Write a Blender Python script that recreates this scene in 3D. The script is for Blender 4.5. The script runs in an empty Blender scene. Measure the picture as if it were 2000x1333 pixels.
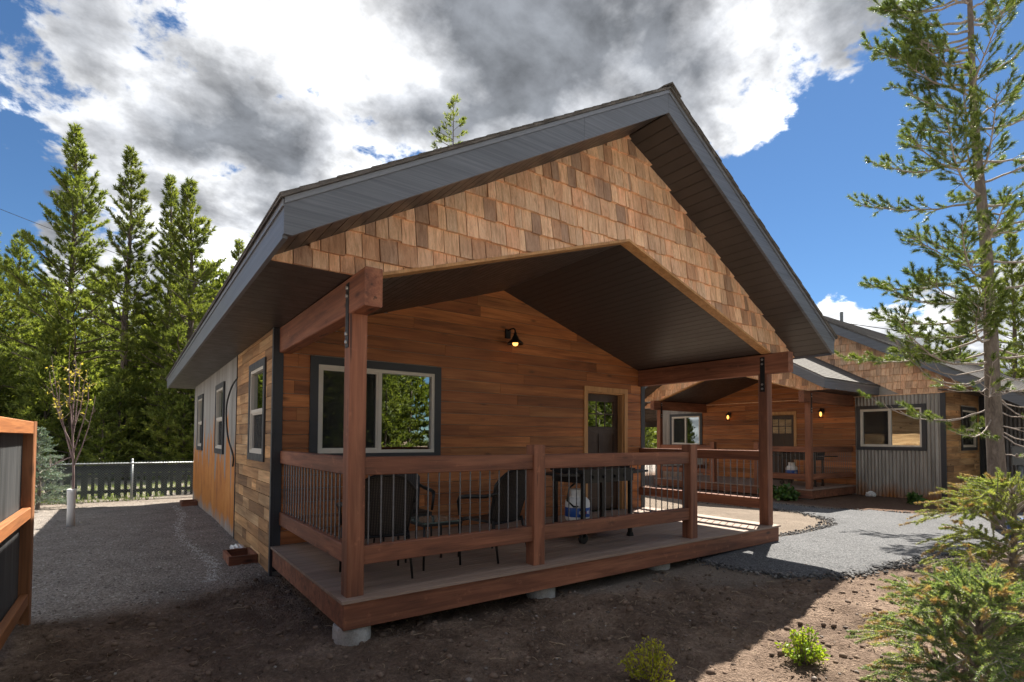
import bpy, bmesh, math, random
import numpy as np
from mathutils import Matrix, Vector

R = math.radians
sc = bpy.context.scene
col = sc.collection

# ------------------------------------------------------------------ camera, sky, sun, exposure
FPX, CYP = 1033.8029, 827.2581
CAM = np.array([-1.3595, -4.0756, 1.2480])
YAW, PITCH, ROLL = -0.6251, 0.03, 0.0056
cam_d = bpy.data.cameras.new('camera')
cam = bpy.data.objects.new('camera', cam_d)
col.objects.link(cam)
_rt = np.array([math.cos(YAW), math.sin(YAW), 0.0])
_fw = np.array([-math.sin(YAW) * math.cos(PITCH), math.cos(YAW) * math.cos(PITCH), math.sin(PITCH)])
_up = np.cross(_rt, _fw)
_r = math.cos(ROLL) * _rt + math.sin(ROLL) * _up
_u = -math.sin(ROLL) * _rt + math.cos(ROLL) * _up
cam.matrix_world = Matrix(((_r[0], _u[0], -_fw[0], CAM[0]), (_r[1], _u[1], -_fw[1], CAM[1]),
                           (_r[2], _u[2], -_fw[2], CAM[2]), (0, 0, 0, 1)))
cam_d.sensor_width = 36.0
cam_d.lens = FPX / 2000.0 * 36.0
cam_d.shift_y = (CYP - 666.5) / 2000.0
cam_d.clip_start, cam_d.clip_end = 0.05, 2000.0
sc.camera = cam

SUN = Vector((0.62, 0.28, 1.0)).normalized()
SUN_EL, SUN_AZ = math.asin(SUN.z), math.atan2(SUN.x, SUN.y)
sc.view_settings.view_transform = 'Standard'
sc.view_settings.look = 'None'
sc.view_settings.gamma = 1.0
sc.view_settings.use_curve_mapping = False
sc.view_settings.exposure = 2.85

sl = bpy.data.lights.new('sun', 'SUN')
sl.energy, sl.angle, sl.color = 2.0, R(0.55), (1.0, 0.93, 0.82)
sun = bpy.data.objects.new('sun', sl)
sun.rotation_euler = SUN.to_track_quat('Z', 'Y').to_euler()
col.objects.link(sun)

world = bpy.data.worlds.new('World')
sc.world = world
world.use_nodes = True


def nd(nt, t, loc=None, **kw):
    n = nt.nodes.new(t)
    for k, v in kw.items():
        if k.startswith('i_'):
            key = k[2:]
            key = int(key) if key.isdigit() else key.replace('_', ' ')
            n.inputs[key].default_value = v
        else:
            setattr(n, k, v)
    return n


def mth(nt, op, a, b=None, c=None, clamp=False):
    n = nt.nodes.new('ShaderNodeMath')
    n.operation, n.use_clamp = op, clamp
    for i, v in enumerate((a, b, c)):
        if v is None:
            continue
        if isinstance(v, (int, float)):
            n.inputs[i].default_value = v
        else:
            nt.links.new(v, n.inputs[i])
    return n.outputs[0]


def ramp(nt, src, stops, interp='LINEAR'):
    n = nt.nodes.new('ShaderNodeValToRGB')
    cr = n.color_ramp
    cr.interpolation = interp
    while len(cr.elements) < len(stops):
        cr.elements.new(0.5)
    for e, (p, c) in zip(cr.elements, stops):
        e.position = p
        e.color = (c, c, c, 1) if isinstance(c, (int, float)) else (*c, 1)
    nt.links.new(src, n.inputs[0])
    return n.outputs[0]


def mixc(nt, fac, a, b, mode='MIX'):
    n = nt.nodes.new('ShaderNodeMix')
    n.data_type, n.blend_type = 'RGBA', mode
    for sock, v in ((n.inputs[0], fac), (n.inputs[6], a), (n.inputs[7], b)):
        if isinstance(v, (int, float)):
            sock.default_value = v
        elif isinstance(v, tuple):
            sock.default_value = (*v, 1) if len(v) == 3 else v
        else:
            nt.links.new(v, sock)
    return n.outputs[2]


def noise(nt, vec, scale, detail=4, rough=0.55, dist=0.0):
    n = nd(nt, 'ShaderNodeTexNoise')
    n.inputs['Scale'].default_value = scale
    n.inputs['Detail'].default_value = detail
    n.inputs['Roughness'].default_value = rough
    n.inputs['Distortion'].default_value = dist
    nt.links.new(vec, n.inputs['Vector'])
    return n.outputs['Fac']


def mapping(nt, vec, scale=(1, 1, 1), loc=(0, 0, 0)):
    n = nd(nt, 'ShaderNodeMapping')
    n.inputs['Scale'].default_value = scale
    n.inputs['Location'].default_value = loc
    nt.links.new(vec, n.inputs['Vector'])
    return n.outputs[0]


def build_world():
    nt = world.node_tree
    nt.nodes.clear()
    out = nd(nt, 'ShaderNodeOutputWorld')
    sky = nd(nt, 'ShaderNodeTexSky')
    sky.sky_type = 'NISHITA'
    sky.sun_disc = False
    sky.sun_elevation, sky.sun_rotation = SUN_EL, SUN_AZ
    sky.altitude, sky.air_density, sky.dust_density, sky.ozone_density = 1500, 1.0, 0.25, 2.0
    tc = nd(nt, 'ShaderNodeTexCoord')
    sep = nd(nt, 'ShaderNodeSeparateXYZ')
    nt.links.new(tc.outputs['Generated'], sep.inputs[0])
    zc = mth(nt, 'ADD', mth(nt, 'MAXIMUM', sep.outputs[2], 0.0), 0.35)
    px = mth(nt, 'DIVIDE', sep.outputs[0], zc)
    py = mth(nt, 'DIVIDE', sep.outputs[1], zc)
    cmb = nd(nt, 'ShaderNodeCombineXYZ')
    nt.links.new(px, cmb.inputs[0])
    nt.links.new(py, cmb.inputs[1])
    p = cmb.outputs[0]
    # cloud streets with holes, ragged by noise
    def rift(c, w, a):
        q = mth(nt, 'DIVIDE', mth(nt, 'SUBTRACT', px, c), w)
        return mth(nt, 'MULTIPLY', mth(nt, 'EXPONENT', mth(nt, 'MULTIPLY', mth(nt, 'MULTIPLY', q, q), -1.0)), a)
    st = mth(nt, 'SUBTRACT', mth(nt, 'SUBTRACT', 0.27, rift(1.24, 0.34, 0.86)), rift(-0.36, 0.23, 0.64))
    n1 = noise(nt, mapping(nt, p, (1, 1, 1), (1.2, 12.2, 4.0)), 2.3, 10, 0.56, 0.12)
    n2 = noise(nt, mapping(nt, p, (1, 1, 1), (11.3, 2.2, 5.1)), 7.5, 10, 0.6, 0.12)
    dens = mth(nt, 'ADD', mth(nt, 'ADD', st, mth(nt, 'MULTIPLY', mth(nt, 'SUBTRACT', n1, 0.5), 1.25)),
               mth(nt, 'MULTIPLY', mth(nt, 'SUBTRACT', n2, 0.5), 1.05))
    cov = ramp(nt, mth(nt, 'ADD', dens, 0.5), [(0.46, 0.0), (0.57, 1.0)], 'EASE')
    # thick parts of the cloud are grey, thin parts and edges white
    n3 = noise(nt, mapping(nt, p, (1, 1, 1), (12.4, 8.8, 1.0)), 2.7, 7, 0.5, 0.1)
    thick = mth(nt, 'ADD', mth(nt, 'MULTIPLY', dens, 0.55), mth(nt, 'MULTIPLY', mth(nt, 'SUBTRACT', n3, 0.38), 1.7))
    cc = ramp(nt, mth(nt, 'ADD', thick, 0.08), [(0.05, (0.255, 0.255, 0.257)), (0.23, (0.185, 0.188, 0.193)), (0.41, (0.098, 0.101, 0.107)),
                                              (0.60, (0.042, 0.045, 0.050))])
    n4 = noise(nt, mapping(nt, p, (1, 1, 1), (8.2, 1.1, 2.0)), 8.5, 10, 0.58, 0.15)
    cc = mixc(nt, 0.7, cc, ramp(nt, n4, [(0.34, 0.40), (0.66, 1.45)]), 'MULTIPLY')
    skyc = mixc(nt, 1.0, sky.outputs[0], (0.20, 0.272, 0.322), 'MULTIPLY')
    bg1 = nd(nt, 'ShaderNodeBackground')
    bg1.inputs[1].default_value = 0.055
    nt.links.new(skyc, bg1.inputs[0])
    bg2 = nd(nt, 'ShaderNodeBackground')
    bg2.inputs[1].default_value = 1.0
    nt.links.new(cc, bg2.inputs[0])
    mx = nd(nt, 'ShaderNodeMixShader')
    nt.links.new(cov, mx.inputs[0])
    nt.links.new(bg1.outputs[0], mx.inputs[1])
    nt.links.new(bg2.outputs[0], mx.inputs[2])
    nt.links.new(mx.outputs[0], out.inputs[0])
    world.cycles.sampling_method = 'MANUAL'
    world.cycles.sample_map_resolution = 512


build_world()
try:
    sc.cycles.max_bounces = 8
    sc.cycles.transparent_max_bounces = 16
    sc.cycles.caustics_reflective = False
    sc.cycles.caustics_refractive = False
except Exception:
    pass

# ------------------------------------------------------------------ helpers
rnd = random.Random(7)
nrg = np.random.default_rng(11)


def ray(u, v):
    return _fw + (u - 1000) / FPX * _r - (v - CYP) / FPX * _u


def tag(o, label=None, cat=None, group=None, kind=None):
    if label:
        o['label'] = label
    if cat:
        o['category'] = cat
    if group:
        o['group'] = group
    if kind:
        o['kind'] = kind
    return o


def empty(name, loc=(0, 0, 0), rz=0.0, label=None, cat=None, group=None):
    o = bpy.data.objects.new(name, None)
    o.location, o.rotation_euler = loc, (0, 0, rz)
    o.empty_display_size = 0.2
    col.objects.link(o)
    return tag(o, label, cat, group)


class MB:
    def __init__(s):
        s.v, s.f = [], []

    def add(s, vs, fs):
        b = len(s.v)
        s.v += [tuple(map(float, p)) for p in vs]
        s.f += [tuple(b + i for i in f) for f in fs]
        return s

    def box(s, x0, x1, y0, y1, z0, z1):
        return s.add([(x0, y0, z0), (x1, y0, z0), (x1, y1, z0), (x0, y1, z0), (x0, y0, z1), (x1, y0, z1), (x1, y1, z1), (x0, y1, z1)],
                     [(3, 2, 1, 0), (4, 5, 6, 7), (0, 1, 5, 4), (1, 2, 6, 5), (2, 3, 7, 6), (3, 0, 4, 7)])

    def prism(s, prof, axis, a0, a1):
        """prof: closed 2-D profile in the two other axes, extruded along axis."""
        def mk(a, p):
            if axis == 'x':
                return (a, p[0], p[1])
            if axis == 'y':
                return (p[0], a, p[1])
            return (p[0], p[1], a)
        n = len(prof)
        vs = [mk(a0, p) for p in prof] + [mk(a1, p) for p in prof]
        fs = [tuple(range(n)), tuple(range(2 * n - 1, n - 1, -1))] + [(i, (i + 1) % n, n + (i + 1) % n, n + i) for i in range(n)]
        return s.add(vs, fs)

    def timber(s, axis, a0, a1, b0, b1, c0, c1, ch=0.007):
        p = [(b0 + ch, c0), (b1 - ch, c0), (b1, c0 + ch), (b1, c1 - ch), (b1 - ch, c1), (b0 + ch, c1), (b0, c1 - ch), (b0, c0 + ch)]
        return s.prism(p, axis, a0, a1)

    def tube(s, pts, rad, n=8, cap=True):
        pts = [Vector(p) for p in pts]
        if not isinstance(rad, (list, tuple)):
            rad = [rad] * len(pts)
        vs, fs = [], []
        prev = None
        for i, p in enumerate(pts):
            t = (pts[min(i + 1, len(pts) - 1)] - pts[max(i - 1, 0)]).normalized()
            if prev is None:
                a = t.orthogonal().normalized()
            else:
                a = (prev - t * prev.dot(t))
                a = a.normalized() if a.length > 1e-6 else t.orthogonal().normalized()
            prev = a
            b = t.cross(a)
            for k in range(n):
                an = 2 * math.pi * k / n
                vs.append(p + (a * math.cos(an) + b * math.sin(an)) * rad[i])
        for i in range(len(pts) - 1):
            for k in range(n):
                k2 = (k + 1) % n
                fs.append((i * n + k, i * n + k2, (i + 1) * n + k2, (i + 1) * n + k))
        if cap:
            fs.append(tuple(range(n - 1, -1, -1)))
            fs.append(tuple((len(pts) - 1) * n + k for k in range(n)))
        return s.add(vs, fs)

    def lathe(s, prof, n=24, c=(0, 0, 0)):
        vs, fs = [], []
        for r, z in prof:
            for k in range(n):
                a = 2 * math.pi * k / n
                vs.append((c[0] + r * math.cos(a), c[1] + r * math.sin(a), c[2] + z))
        m = len(prof)
        for i in range(m - 1):
            for k in range(n):
                k2 = (k + 1) % n
                fs.append((i * n + k, i * n + k2, (i + 1) * n + k2, (i + 1) * n + k))
        fs.append(tuple(range(n - 1, -1, -1)))
        fs.append(tuple((m - 1) * n + k for k in range(n)))
        return s.add(vs, fs)

    def slab(s, poly, to3, d0, d1):
        """poly (u,v) convex, extruded from depth d0 to d1 (numbers or functions of v)."""
        g0 = d0 if callable(d0) else (lambda v: d0)
        g1 = d1 if callable(d1) else (lambda v: d1)
        n = len(poly)
        vs = [to3(u, v, g0(v)) for u, v in poly] + [to3(u, v, g1(v)) for u, v in poly]
        fs = [tuple(range(n)), tuple(range(2 * n - 1, n - 1, -1))] + [(i, (i + 1) % n, n + (i + 1) % n, n + i) for i in range(n)]
        return s.add(vs, fs)

    def build(s, name, mat, parent=None, smooth=False, normals=True):
        me = bpy.data.meshes.new(name)
        me.from_pydata(s.v, [], s.f)
        if normals:
            bm = bmesh.new()
            bm.from_mesh(me)
            bmesh.ops.recalc_face_normals(bm, faces=bm.faces)
            bm.to_mesh(me)
            bm.free()
        if smooth:
            me.polygons.foreach_set('use_smooth', [True] * len(me.polygons))
        return link(name, me, mat, parent)


def link(name, me, mat, parent=None):
    o = bpy.data.objects.new(name, me)
    if mat is not None and not me.materials:
        me.materials.append(mat)
    col.objects.link(o)
    if parent:
        o.parent = parent
    return o


def arr_mesh(name, V, F, mat, parent=None, smooth=False):
    V = np.asarray(V, np.float32).reshape(-1, 3)
    F = np.asarray(F, np.int32)
    me = bpy.data.meshes.new(name)
    me.vertices.add(len(V))
    me.vertices.foreach_set('co', V.ravel())
    k = F.shape[1]
    me.loops.add(F.size)
    me.loops.foreach_set('vertex_index', F.ravel())
    me.polygons.add(len(F))
    me.polygons.foreach_set('loop_start', np.arange(0, F.size, k, dtype=np.int32))
    me.polygons.foreach_set('loop_total', np.full(len(F), k, np.int32))
    if smooth:
        me.polygons.foreach_set('use_smooth', np.ones(len(F), bool))
    me.update(calc_edges=True)
    return link(name, me, mat, parent)


def clip(poly, hps):
    """keep a*u+b*v<=c for each (a,b,c)"""
    for a, b, c in hps:
        out = []
        n = len(poly)
        for i in range(n):
            p, q = poly[i], poly[(i + 1) % n]
            dp, dq = a * p[0] + b * p[1] - c, a * q[0] + b * q[1] - c
            if dp <= 0:
                out.append(p)
            if dp * dq < 0:
                t = dp / (dp - dq)
                out.append((p[0] + t * (q[0] - p[0]), p[1] + t * (q[1] - p[1])))
        poly = out
        if len(poly) < 3:
            return []
    return poly


def area(p):
    return abs(sum(p[i][0] * p[(i + 1) % len(p)][1] - p[(i + 1) % len(p)][0] * p[i][1] for i in range(len(p)))) / 2


# ------------------------------------------------------------------ materials
def newmat(name, rough=0.6, color=None, metallic=0.0, spec=None):
    m = bpy.data.materials.new(name)
    m.use_nodes = True
    nt = m.node_tree
    b = nt.nodes['Principled BSDF']
    b.inputs['Roughness'].default_value = rough
    b.inputs['Metallic'].default_value = metallic
    if spec is not None:
        b.inputs['Specular IOR Level'].default_value = spec
    if color:
        b.inputs['Base Color'].default_value = (*color, 1)
    return m, nt, b


def objcoord(nt, shuffle=True):
    tc = nd(nt, 'ShaderNodeTexCoord')
    if not shuffle:
        return tc.outputs['Object']
    oi = nd(nt, 'ShaderNodeObjectInfo')
    cx = nd(nt, 'ShaderNodeCombineXYZ')
    nt.links.new(mth(nt, 'MULTIPLY', oi.outputs['Random'], 37.0), cx.inputs[0])
    nt.links.new(mth(nt, 'MULTIPLY', oi.outputs['Random'], 91.0), cx.inputs[1])
    nt.links.new(mth(nt, 'MULTIPLY', oi.outputs['Random'], 63.0), cx.inputs[2])
    va = nd(nt, 'ShaderNodeVectorMath', operation='ADD')
    nt.links.new(tc.outputs['Object'], va.inputs[0])
    nt.links.new(cx.outputs[0], va.inputs[1])
    return va.outputs[0]


def bump(nt, b, h, strength=0.3, dist=0.01):
    n = nd(nt, 'ShaderNodeBump')
    n.inputs['Strength'].default_value = strength
    n.inputs['Distance'].default_value = dist
    nt.links.new(h, n.inputs['Height'])
    nt.links.new(n.outputs[0], b.inputs['Normal'])


def wood(name, cols, axis='x', var=0.25, rough=0.6, knots=0.6, grain=16.0, tones=None, blotch=0.5, checks=0.0):
    m, nt, b = newmat(name, rough)
    v = objcoord(nt)
    ax = 'xyz'.index(axis)
    s1 = [grain] * 3
    s1[ax] = 0.9
    s2 = [3.2] * 3
    s2[ax] = 0.8
    s3 = [grain * 5] * 3
    s3[ax] = 2.5
    g1 = noise(nt, mapping(nt, v, tuple(s1)), 1.0, 5, 0.6, 0.6)
    g2 = noise(nt, mapping(nt, v, tuple(s2)), 1.0, 3, 0.5)
    g3 = noise(nt, mapping(nt, v, tuple(s3)), 1.0, 3, 0.6)
    c = ramp(nt, g1, [(0.28, cols[0]), (0.5, cols[1]), (0.74, cols[2])])
    oi = nd(nt, 'ShaderNodeObjectInfo')
    if tones:
        t = ramp(nt, oi.outputs['Random'], [((i + 0.0) / len(tones), x) for i, x in enumerate(tones)], 'CONSTANT')
        c = mixc(nt, 1.0, c, t, 'MULTIPLY')
    c = mixc(nt, blotch, c, ramp(nt, g2, [(0.25, 0.55), (0.7, 1.3)]), 'MULTIPLY')
    c = mixc(nt, 0.45, c, ramp(nt, g3, [(0.3, 0.6), (0.65, 1.2)]), 'MULTIPLY')
    if knots:
        ks = [4.5] * 3
        ks[ax] = 1.7
        vo = nd(nt, 'ShaderNodeTexVoronoi')
        vo.inputs['Scale'].default_value = 1.0
        nt.links.new(mapping(nt, v, tuple(ks)), vo.inputs['Vector'])
        k = ramp(nt, vo.outputs['Distance'], [(0.035, 1.0), (0.14, 0.0)])
        c = mixc(nt, mth(nt, 'MULTIPLY', k, knots), c, tuple(x * 0.22 for x in cols[0]))
    if checks:
        cs = [20.0] * 3
        cs[ax] = 0.8
        ck = noise(nt, mapping(nt, v, tuple(cs), (5.0, 9.0, 2.0)), 1.0, 2, 0.5, 0.3)
        c = mixc(nt, mth(nt, 'MULTIPLY', ramp(nt, ck, [(0.27, 1.0), (0.31, 0.0)]), checks), c, (0.02, 0.009, 0.006))
        wr = noise(nt, v, 9.0, 6, 0.7)
        c = mixc(nt, mth(nt, 'MULTIPLY', ramp(nt, wr, [(0.60, 0.0), (0.74, 1.0)]), 0.45), c, tuple(min(1, x * 1.7) for x in cols[2]))
    hs = nd(nt, 'ShaderNodeHueSaturation')
    rr = mth(nt, 'FRACT', mth(nt, 'MULTIPLY', oi.outputs['Random'], 7.13))
    nt.links.new(mth(nt, 'ADD', mth(nt, 'MULTIPLY', rr, 2 * var), 1 - var), hs.inputs['Value'])
    nt.links.new(c, hs.inputs['Color'])
    nt.links.new(hs.outputs[0], b.inputs['Base Color'])
    bump(nt, b, g3, 0.35, 0.004)
    return m


def flat(name, color, rough=0.5, metallic=0.0, nscale=12.0, amt=0.25, bmp=0.0, spec=None):
    m, nt, b = newmat(name, rough, None, metallic, spec)
    v = objcoord(nt)
    g = noise(nt, v, nscale, 5, 0.6)
    c = mixc(nt, amt, color, ramp(nt, g, [(0.3, tuple(x * 0.55 for x in color)), (0.7, tuple(min(1, x * 1.35) for x in color))]))
    nt.links.new(c, b.inputs['Base Color'])
    nt.links.new(ramp(nt, g, [(0.3, rough * 0.8), (0.7, min(1, rough * 1.2))]), b.inputs['Roughness'])
    if bmp:
        bump(nt, b, noise(nt, v, nscale * 5, 4, 0.6), bmp, 0.004)
    return m


M = {}
stain = [(0.095, 0.034, 0.019), (0.205, 0.075, 0.038), (0.30, 0.125, 0.066)]
for a in 'xyz':
    M['timber_' + a] = wood('stained_timber_' + a, stain, a, 0.14, 0.66, 0.85, 13, blotch=0.85, checks=0.75)
siding = [(0.19, 0.064, 0.020), (0.38, 0.142, 0.044), (0.50, 0.215, 0.076)]
M['siding_x'] = wood('stained_cedar_siding', siding, 'x', 0.22, 0.6, 0.7, 15,
                     tones=[(1, 1, 1), (0.86, 0.80, 0.78), (1.08, 1.0, 0.92), (0.75, 0.66, 0.62), (1.0, 0.92, 0.85)])
M['reclaimed_y'] = wood('reclaimed_plank', [(0.26, 0.14, 0.062), (0.48, 0.29, 0.14), (0.63, 0.43, 0.24)], 'y', 0.22, 0.75, 0.8, 13,
                        tones=[(1, 1, 1), (0.72, 0.66, 0.60), (1.12, 1.02, 0.88), (0.55, 0.48, 0.42), (0.9, 0.8, 0.7)], blotch=0.8)
M['shake'] = wood('cedar_shake', [(0.50, 0.30, 0.185), (0.78, 0.52, 0.335), (0.92, 0.69, 0.49)], 'z', 0.14, 0.7, 0.0, 38,
                  tones=[(1, 1, 1), (1.06, 0.94, 0.86), (0.92, 0.88, 0.86), (1.1, 1.05, 0.98), (0.60, 0.56, 0.57), (1.04, 0.88, 0.80),
                         (0.95, 0.93, 0.91), (1.1, 1.03, 1.0), (1.0, 0.95, 0.9), (0.78, 0.66, 0.60), (1.04, 0.97, 0.90), (1.12, 1.06, 1.0), (0.92, 0.80, 0.73)], blotch=0.35)
M['sheathing'] = flat('dark_sheathing', (0.10, 0.055, 0.032), 0.9)
M['casing'] = wood('cedar_casing', [(0.36, 0.18, 0.07), (0.50, 0.27, 0.11), (0.58, 0.34, 0.16)], 'z', 0.08, 0.6, 0.2, 14)
M['deckwood'] = wood('composite_deck_board', [(0.22, 0.155, 0.118), (0.28, 0.20, 0.155), (0.33, 0.245, 0.195)], 'x', 0.07, 0.65, 0.0, 30, blotch=0.3)
M['fence_y'] = wood('orange_fence_rail', [(0.20, 0.070, 0.024), (0.33, 0.125, 0.042), (0.42, 0.175, 0.065)], 'y', 0.1, 0.6, 0.5, 15)
M['fence_z'] = wood('orange_fence_post', [(0.17, 0.066, 0.028), (0.28, 0.115, 0.048), (0.37, 0.165, 0.072)], 'z', 0.1, 0.62, 0.6, 15)
M['picket'] = wood('dark_picket', [(0.010, 0.011, 0.013), (0.018, 0.02, 0.022), (0.03, 0.032, 0.034)], 'z', 0.2, 0.7, 0.0, 15)
M['soffit'] = flat('dark_brown_soffit', (0.048, 0.041, 0.039), 0.42, 0.0, 6, 0.4)
M['soffit_back'] = flat('soffit_backing', (0.012, 0.010, 0.009), 0.7)
M['fascia'] = flat('slate_grey_fascia', (0.120, 0.134, 0.158), 0.38, 0.1, 9, 0.3, 0.15)
def fascia_mat():
    m, nt, b = newmat('slate_grey_fascia', 0.42, None, 0.1)
    v = objcoord(nt)
    g = noise(nt, mapping(nt, v, (0.7, 0.7, 55)), 1.0, 4, 0.6, 0.8)
    d = noise(nt, mapping(nt, v, (0.9, 0.9, 3)), 1.0, 5, 0.65)
    c = ramp(nt, g, [(0.3, (0.088, 0.099, 0.118)), (0.7, (0.150, 0.166, 0.194))])
    c = mixc(nt, 0.5, c, ramp(nt, d, [(0.3, 0.72), (0.7, 1.2)]), 'MULTIPLY')
    nt.links.new(c, b.inputs['Base Color'])
    bump(nt, b, g, 0.35, 0.003)
    return m


M['fascia'] = fascia_mat()
M['drip'] = flat('pale_drip_edge', (0.20, 0.215, 0.24), 0.4, 0.3)
M['trim'] = flat('charcoal_trim', (0.030, 0.033, 0.040), 0.5, 0.0, 10, 0.3, 0.1)
M['vinyl'] = flat('almond_vinyl', (0.62, 0.58, 0.51), 0.45, 0.0, 8, 0.1)
M['black'] = flat('black_powder_coat', (0.012, 0.012, 0.013), 0.45, 0.2, 20, 0.3)
M['steel'] = flat('bare_rebar_steel', (0.13, 0.135, 0.15), 0.40, 0.5, 40, 0.4)
M['bolt'] = flat('galvanised_bolt', (0.5, 0.5, 0.5), 0.35, 0.9)
M['galv'] = flat('galvanised_pipe', (0.36, 0.38, 0.39), 0.45, 0.6, 10, 0.2)
M['wire'] = flat('green_grey_wire', (0.15, 0.19, 0.185), 0.45, 0.4)
M['screen'] = flat('insect_screen', (0.035, 0.038, 0.040), 0.8)
M['door'] = wood('dark_brown_door', [(0.022, 0.012, 0.009), (0.040, 0.022, 0.016), (0.055, 0.032, 0.024)], 'z', 0.05, 0.45, 0.0, 15)
M['interior'] = flat('interior_plaster', (0.35, 0.33, 0.30), 0.8)
M['white'] = flat('white_plastic', (0.75, 0.75, 0.74), 0.45, 0, 8, 0.1)
M['blue'] = flat('blue_label', (0.02, 0.09, 0.36), 0.4, 0, 8, 0.1)
M['red'] = flat('red_label', (0.45, 0.03, 0.03), 0.4, 0, 8, 0.1)
M['tablegl'] = flat('frosted_table_glass', (0.10, 0.13, 0.12), 0.12, 0, 5, 0.2)
M['cable'] = flat('black_cable', (0.01, 0.01, 0.01), 0.5)
M['meter'] = flat('grey_meter_paint', (0.17, 0.19, 0.20), 0.5, 0.2)
M['brass'] = flat('brass_fitting', (0.5, 0.36, 0.14), 0.35, 0.9)


def glass_mat():
    m = bpy.data.materials.new('window_glass')
    m.use_nodes = True
    nt = m.node_tree
    nt.nodes.clear()
    out = nd(nt, 'ShaderNodeOutputMaterial')
    gl = nd(nt, 'ShaderNodeBsdfGlossy')
    gl.inputs['Roughness'].default_value = 0.0
    gl.inputs['Color'].default_value = (0.95, 1.0, 0.97, 1)
    tr = nd(nt, 'ShaderNodeBsdfTransparent')
    tr.inputs['Color'].default_value = (0.30, 0.34, 0.33, 1)
    lw = nd(nt, 'ShaderNodeLayerWeight')
    lw.inputs['Blend'].default_value = 0.35
    fac = ramp(nt, lw.outputs['Fresnel'], [(0.0, 0.42), (0.35, 0.60), (1.0, 1.0)])
    tcg = nd(nt, 'ShaderNodeTexCoord')
    wv = nd(nt, 'ShaderNodeBump')
    wv.inputs['Strength'].default_value = 0.02
    wv.inputs['Distance'].default_value = 0.05
    nt.links.new(noise(nt, tcg.outputs['Object'], 2.2, 1, 0.4), wv.inputs['Height'])
    nt.links.new(wv.outputs[0], gl.inputs['Normal'])
    mx = nd(nt, 'ShaderNodeMixShader')
    nt.links.new(fac, mx.inputs[0])
    nt.links.new(tr.outputs[0], mx.inputs[1])
    nt.links.new(gl.outputs[0], mx.inputs[2])
    nt.links.new(mx.outputs[0], out.inputs[0])
    return m


M['glass'] = glass_mat()


def emit(name, color, strength):
    m, nt, b = newmat(name, 0.4, color)
    b.inputs['Emission Color'].default_value = (*color, 1)
    b.inputs['Emission Strength'].default_value = strength
    return m


M['bulb'] = emit('lit_bulb', (1.0, 0.42, 0.09), 0.55)


def rust_mat():
    m, nt, b = newmat('rusting_steel_panel', 0.55)
    v = objcoord(nt, False)
    sep = nd(nt, 'ShaderNodeSeparateXYZ')
    nt.links.new(v, sep.inputs[0])
    z = sep.outputs[2]
    streak = noise(nt, mapping(nt, v, (2.6, 2.6, 0.10)), 1.0, 2, 0.5)
    fine = noise(nt, mapping(nt, v, (9, 9, 0.22)), 1.0, 4, 0.7)
    blot = noise(nt, mapping(nt, v, (2, 2, 1.4)), 1.0, 5, 0.65)
    lvl = mth(nt, 'ADD', mth(nt, 'MULTIPLY', streak, 2.8), mth(nt, 'MULTIPLY', fine, 2.6))
    f = mth(nt, 'SUBTRACT', mth(nt, 'SUBTRACT', lvl, 1.62), z)
    f1 = ramp(nt, mth(nt, 'ADD', f, 0.3), [(0.28, 0.0), (0.36, 1.0)])
    low = ramp(nt, mth(nt, 'ADD', z, mth(nt, 'MULTIPLY', blot, 0.8)), [(0.12, 0.15), (0.30, 1.0)])
    fac = mth(nt, 'MULTIPLY', f1, low)
    rust = ramp(nt, mth(nt, 'MULTIPLY', mth(nt, 'ADD', fine, blot), 0.5), [(0.3, (0.22, 0.066, 0.012)), (0.5, (0.52, 0.185, 0.024)), (0.7, (0.64, 0.29, 0.06))])
    metal = ramp(nt, mth(nt, 'MULTIPLY', mth(nt, 'ADD', fine, streak), 0.5), [(0.3, (0.19, 0.18, 0.165)), (0.55, (0.33, 0.325, 0.31)), (0.7, (0.42, 0.41, 0.40))])
    nt.links.new(mixc(nt, fac, metal, rust), b.inputs['Base Color'])
    bump(nt, b, fine, 0.2, 0.003)
    return m


M['rust'] = rust_mat()


def corr_mat(name, base, rustamt, top):
    m, nt, b = newmat(name, 0.45, None, 0.35)
    v = objcoord(nt, False)
    sep = nd(nt, 'ShaderNodeSeparateXYZ')
    nt.links.new(v, sep.inputs[0])
    n1 = noise(nt, mapping(nt, v, (7, 7, 0.6)), 1.0, 5, 0.65)
    c = ramp(nt, n1, [(0.3, tuple(x * 0.6 for x in base)), (0.7, tuple(x * 1.3 for x in base))])
    n2 = noise(nt, mapping(nt, v, (5, 5, 1.5)), 1.0, 5, 0.7)
    f = ramp(nt, mth(nt, 'SUBTRACT', mth(nt, 'MULTIPLY', n2, rustamt), mth(nt, 'SUBTRACT', sep.outputs[2], top)), [(0.45, 0.0), (0.9, 1.0)])
    nt.links.new(mixc(nt, f, c, (0.30, 0.12, 0.035)), b.inputs['Base Color'])
    return m


M['corr'] = corr_mat('weathered_corrugated_steel', (0.30, 0.285, 0.265), 1.0, 0.05)
M['corr_dark'] = corr_mat('dark_corrugated_steel', (0.115, 0.115, 0.12), 1.0, -0.1)
M['fence_metal'] = corr_mat('fence_corrugated_steel', (0.13, 0.135, 0.14), 1.0, -0.05)


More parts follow.
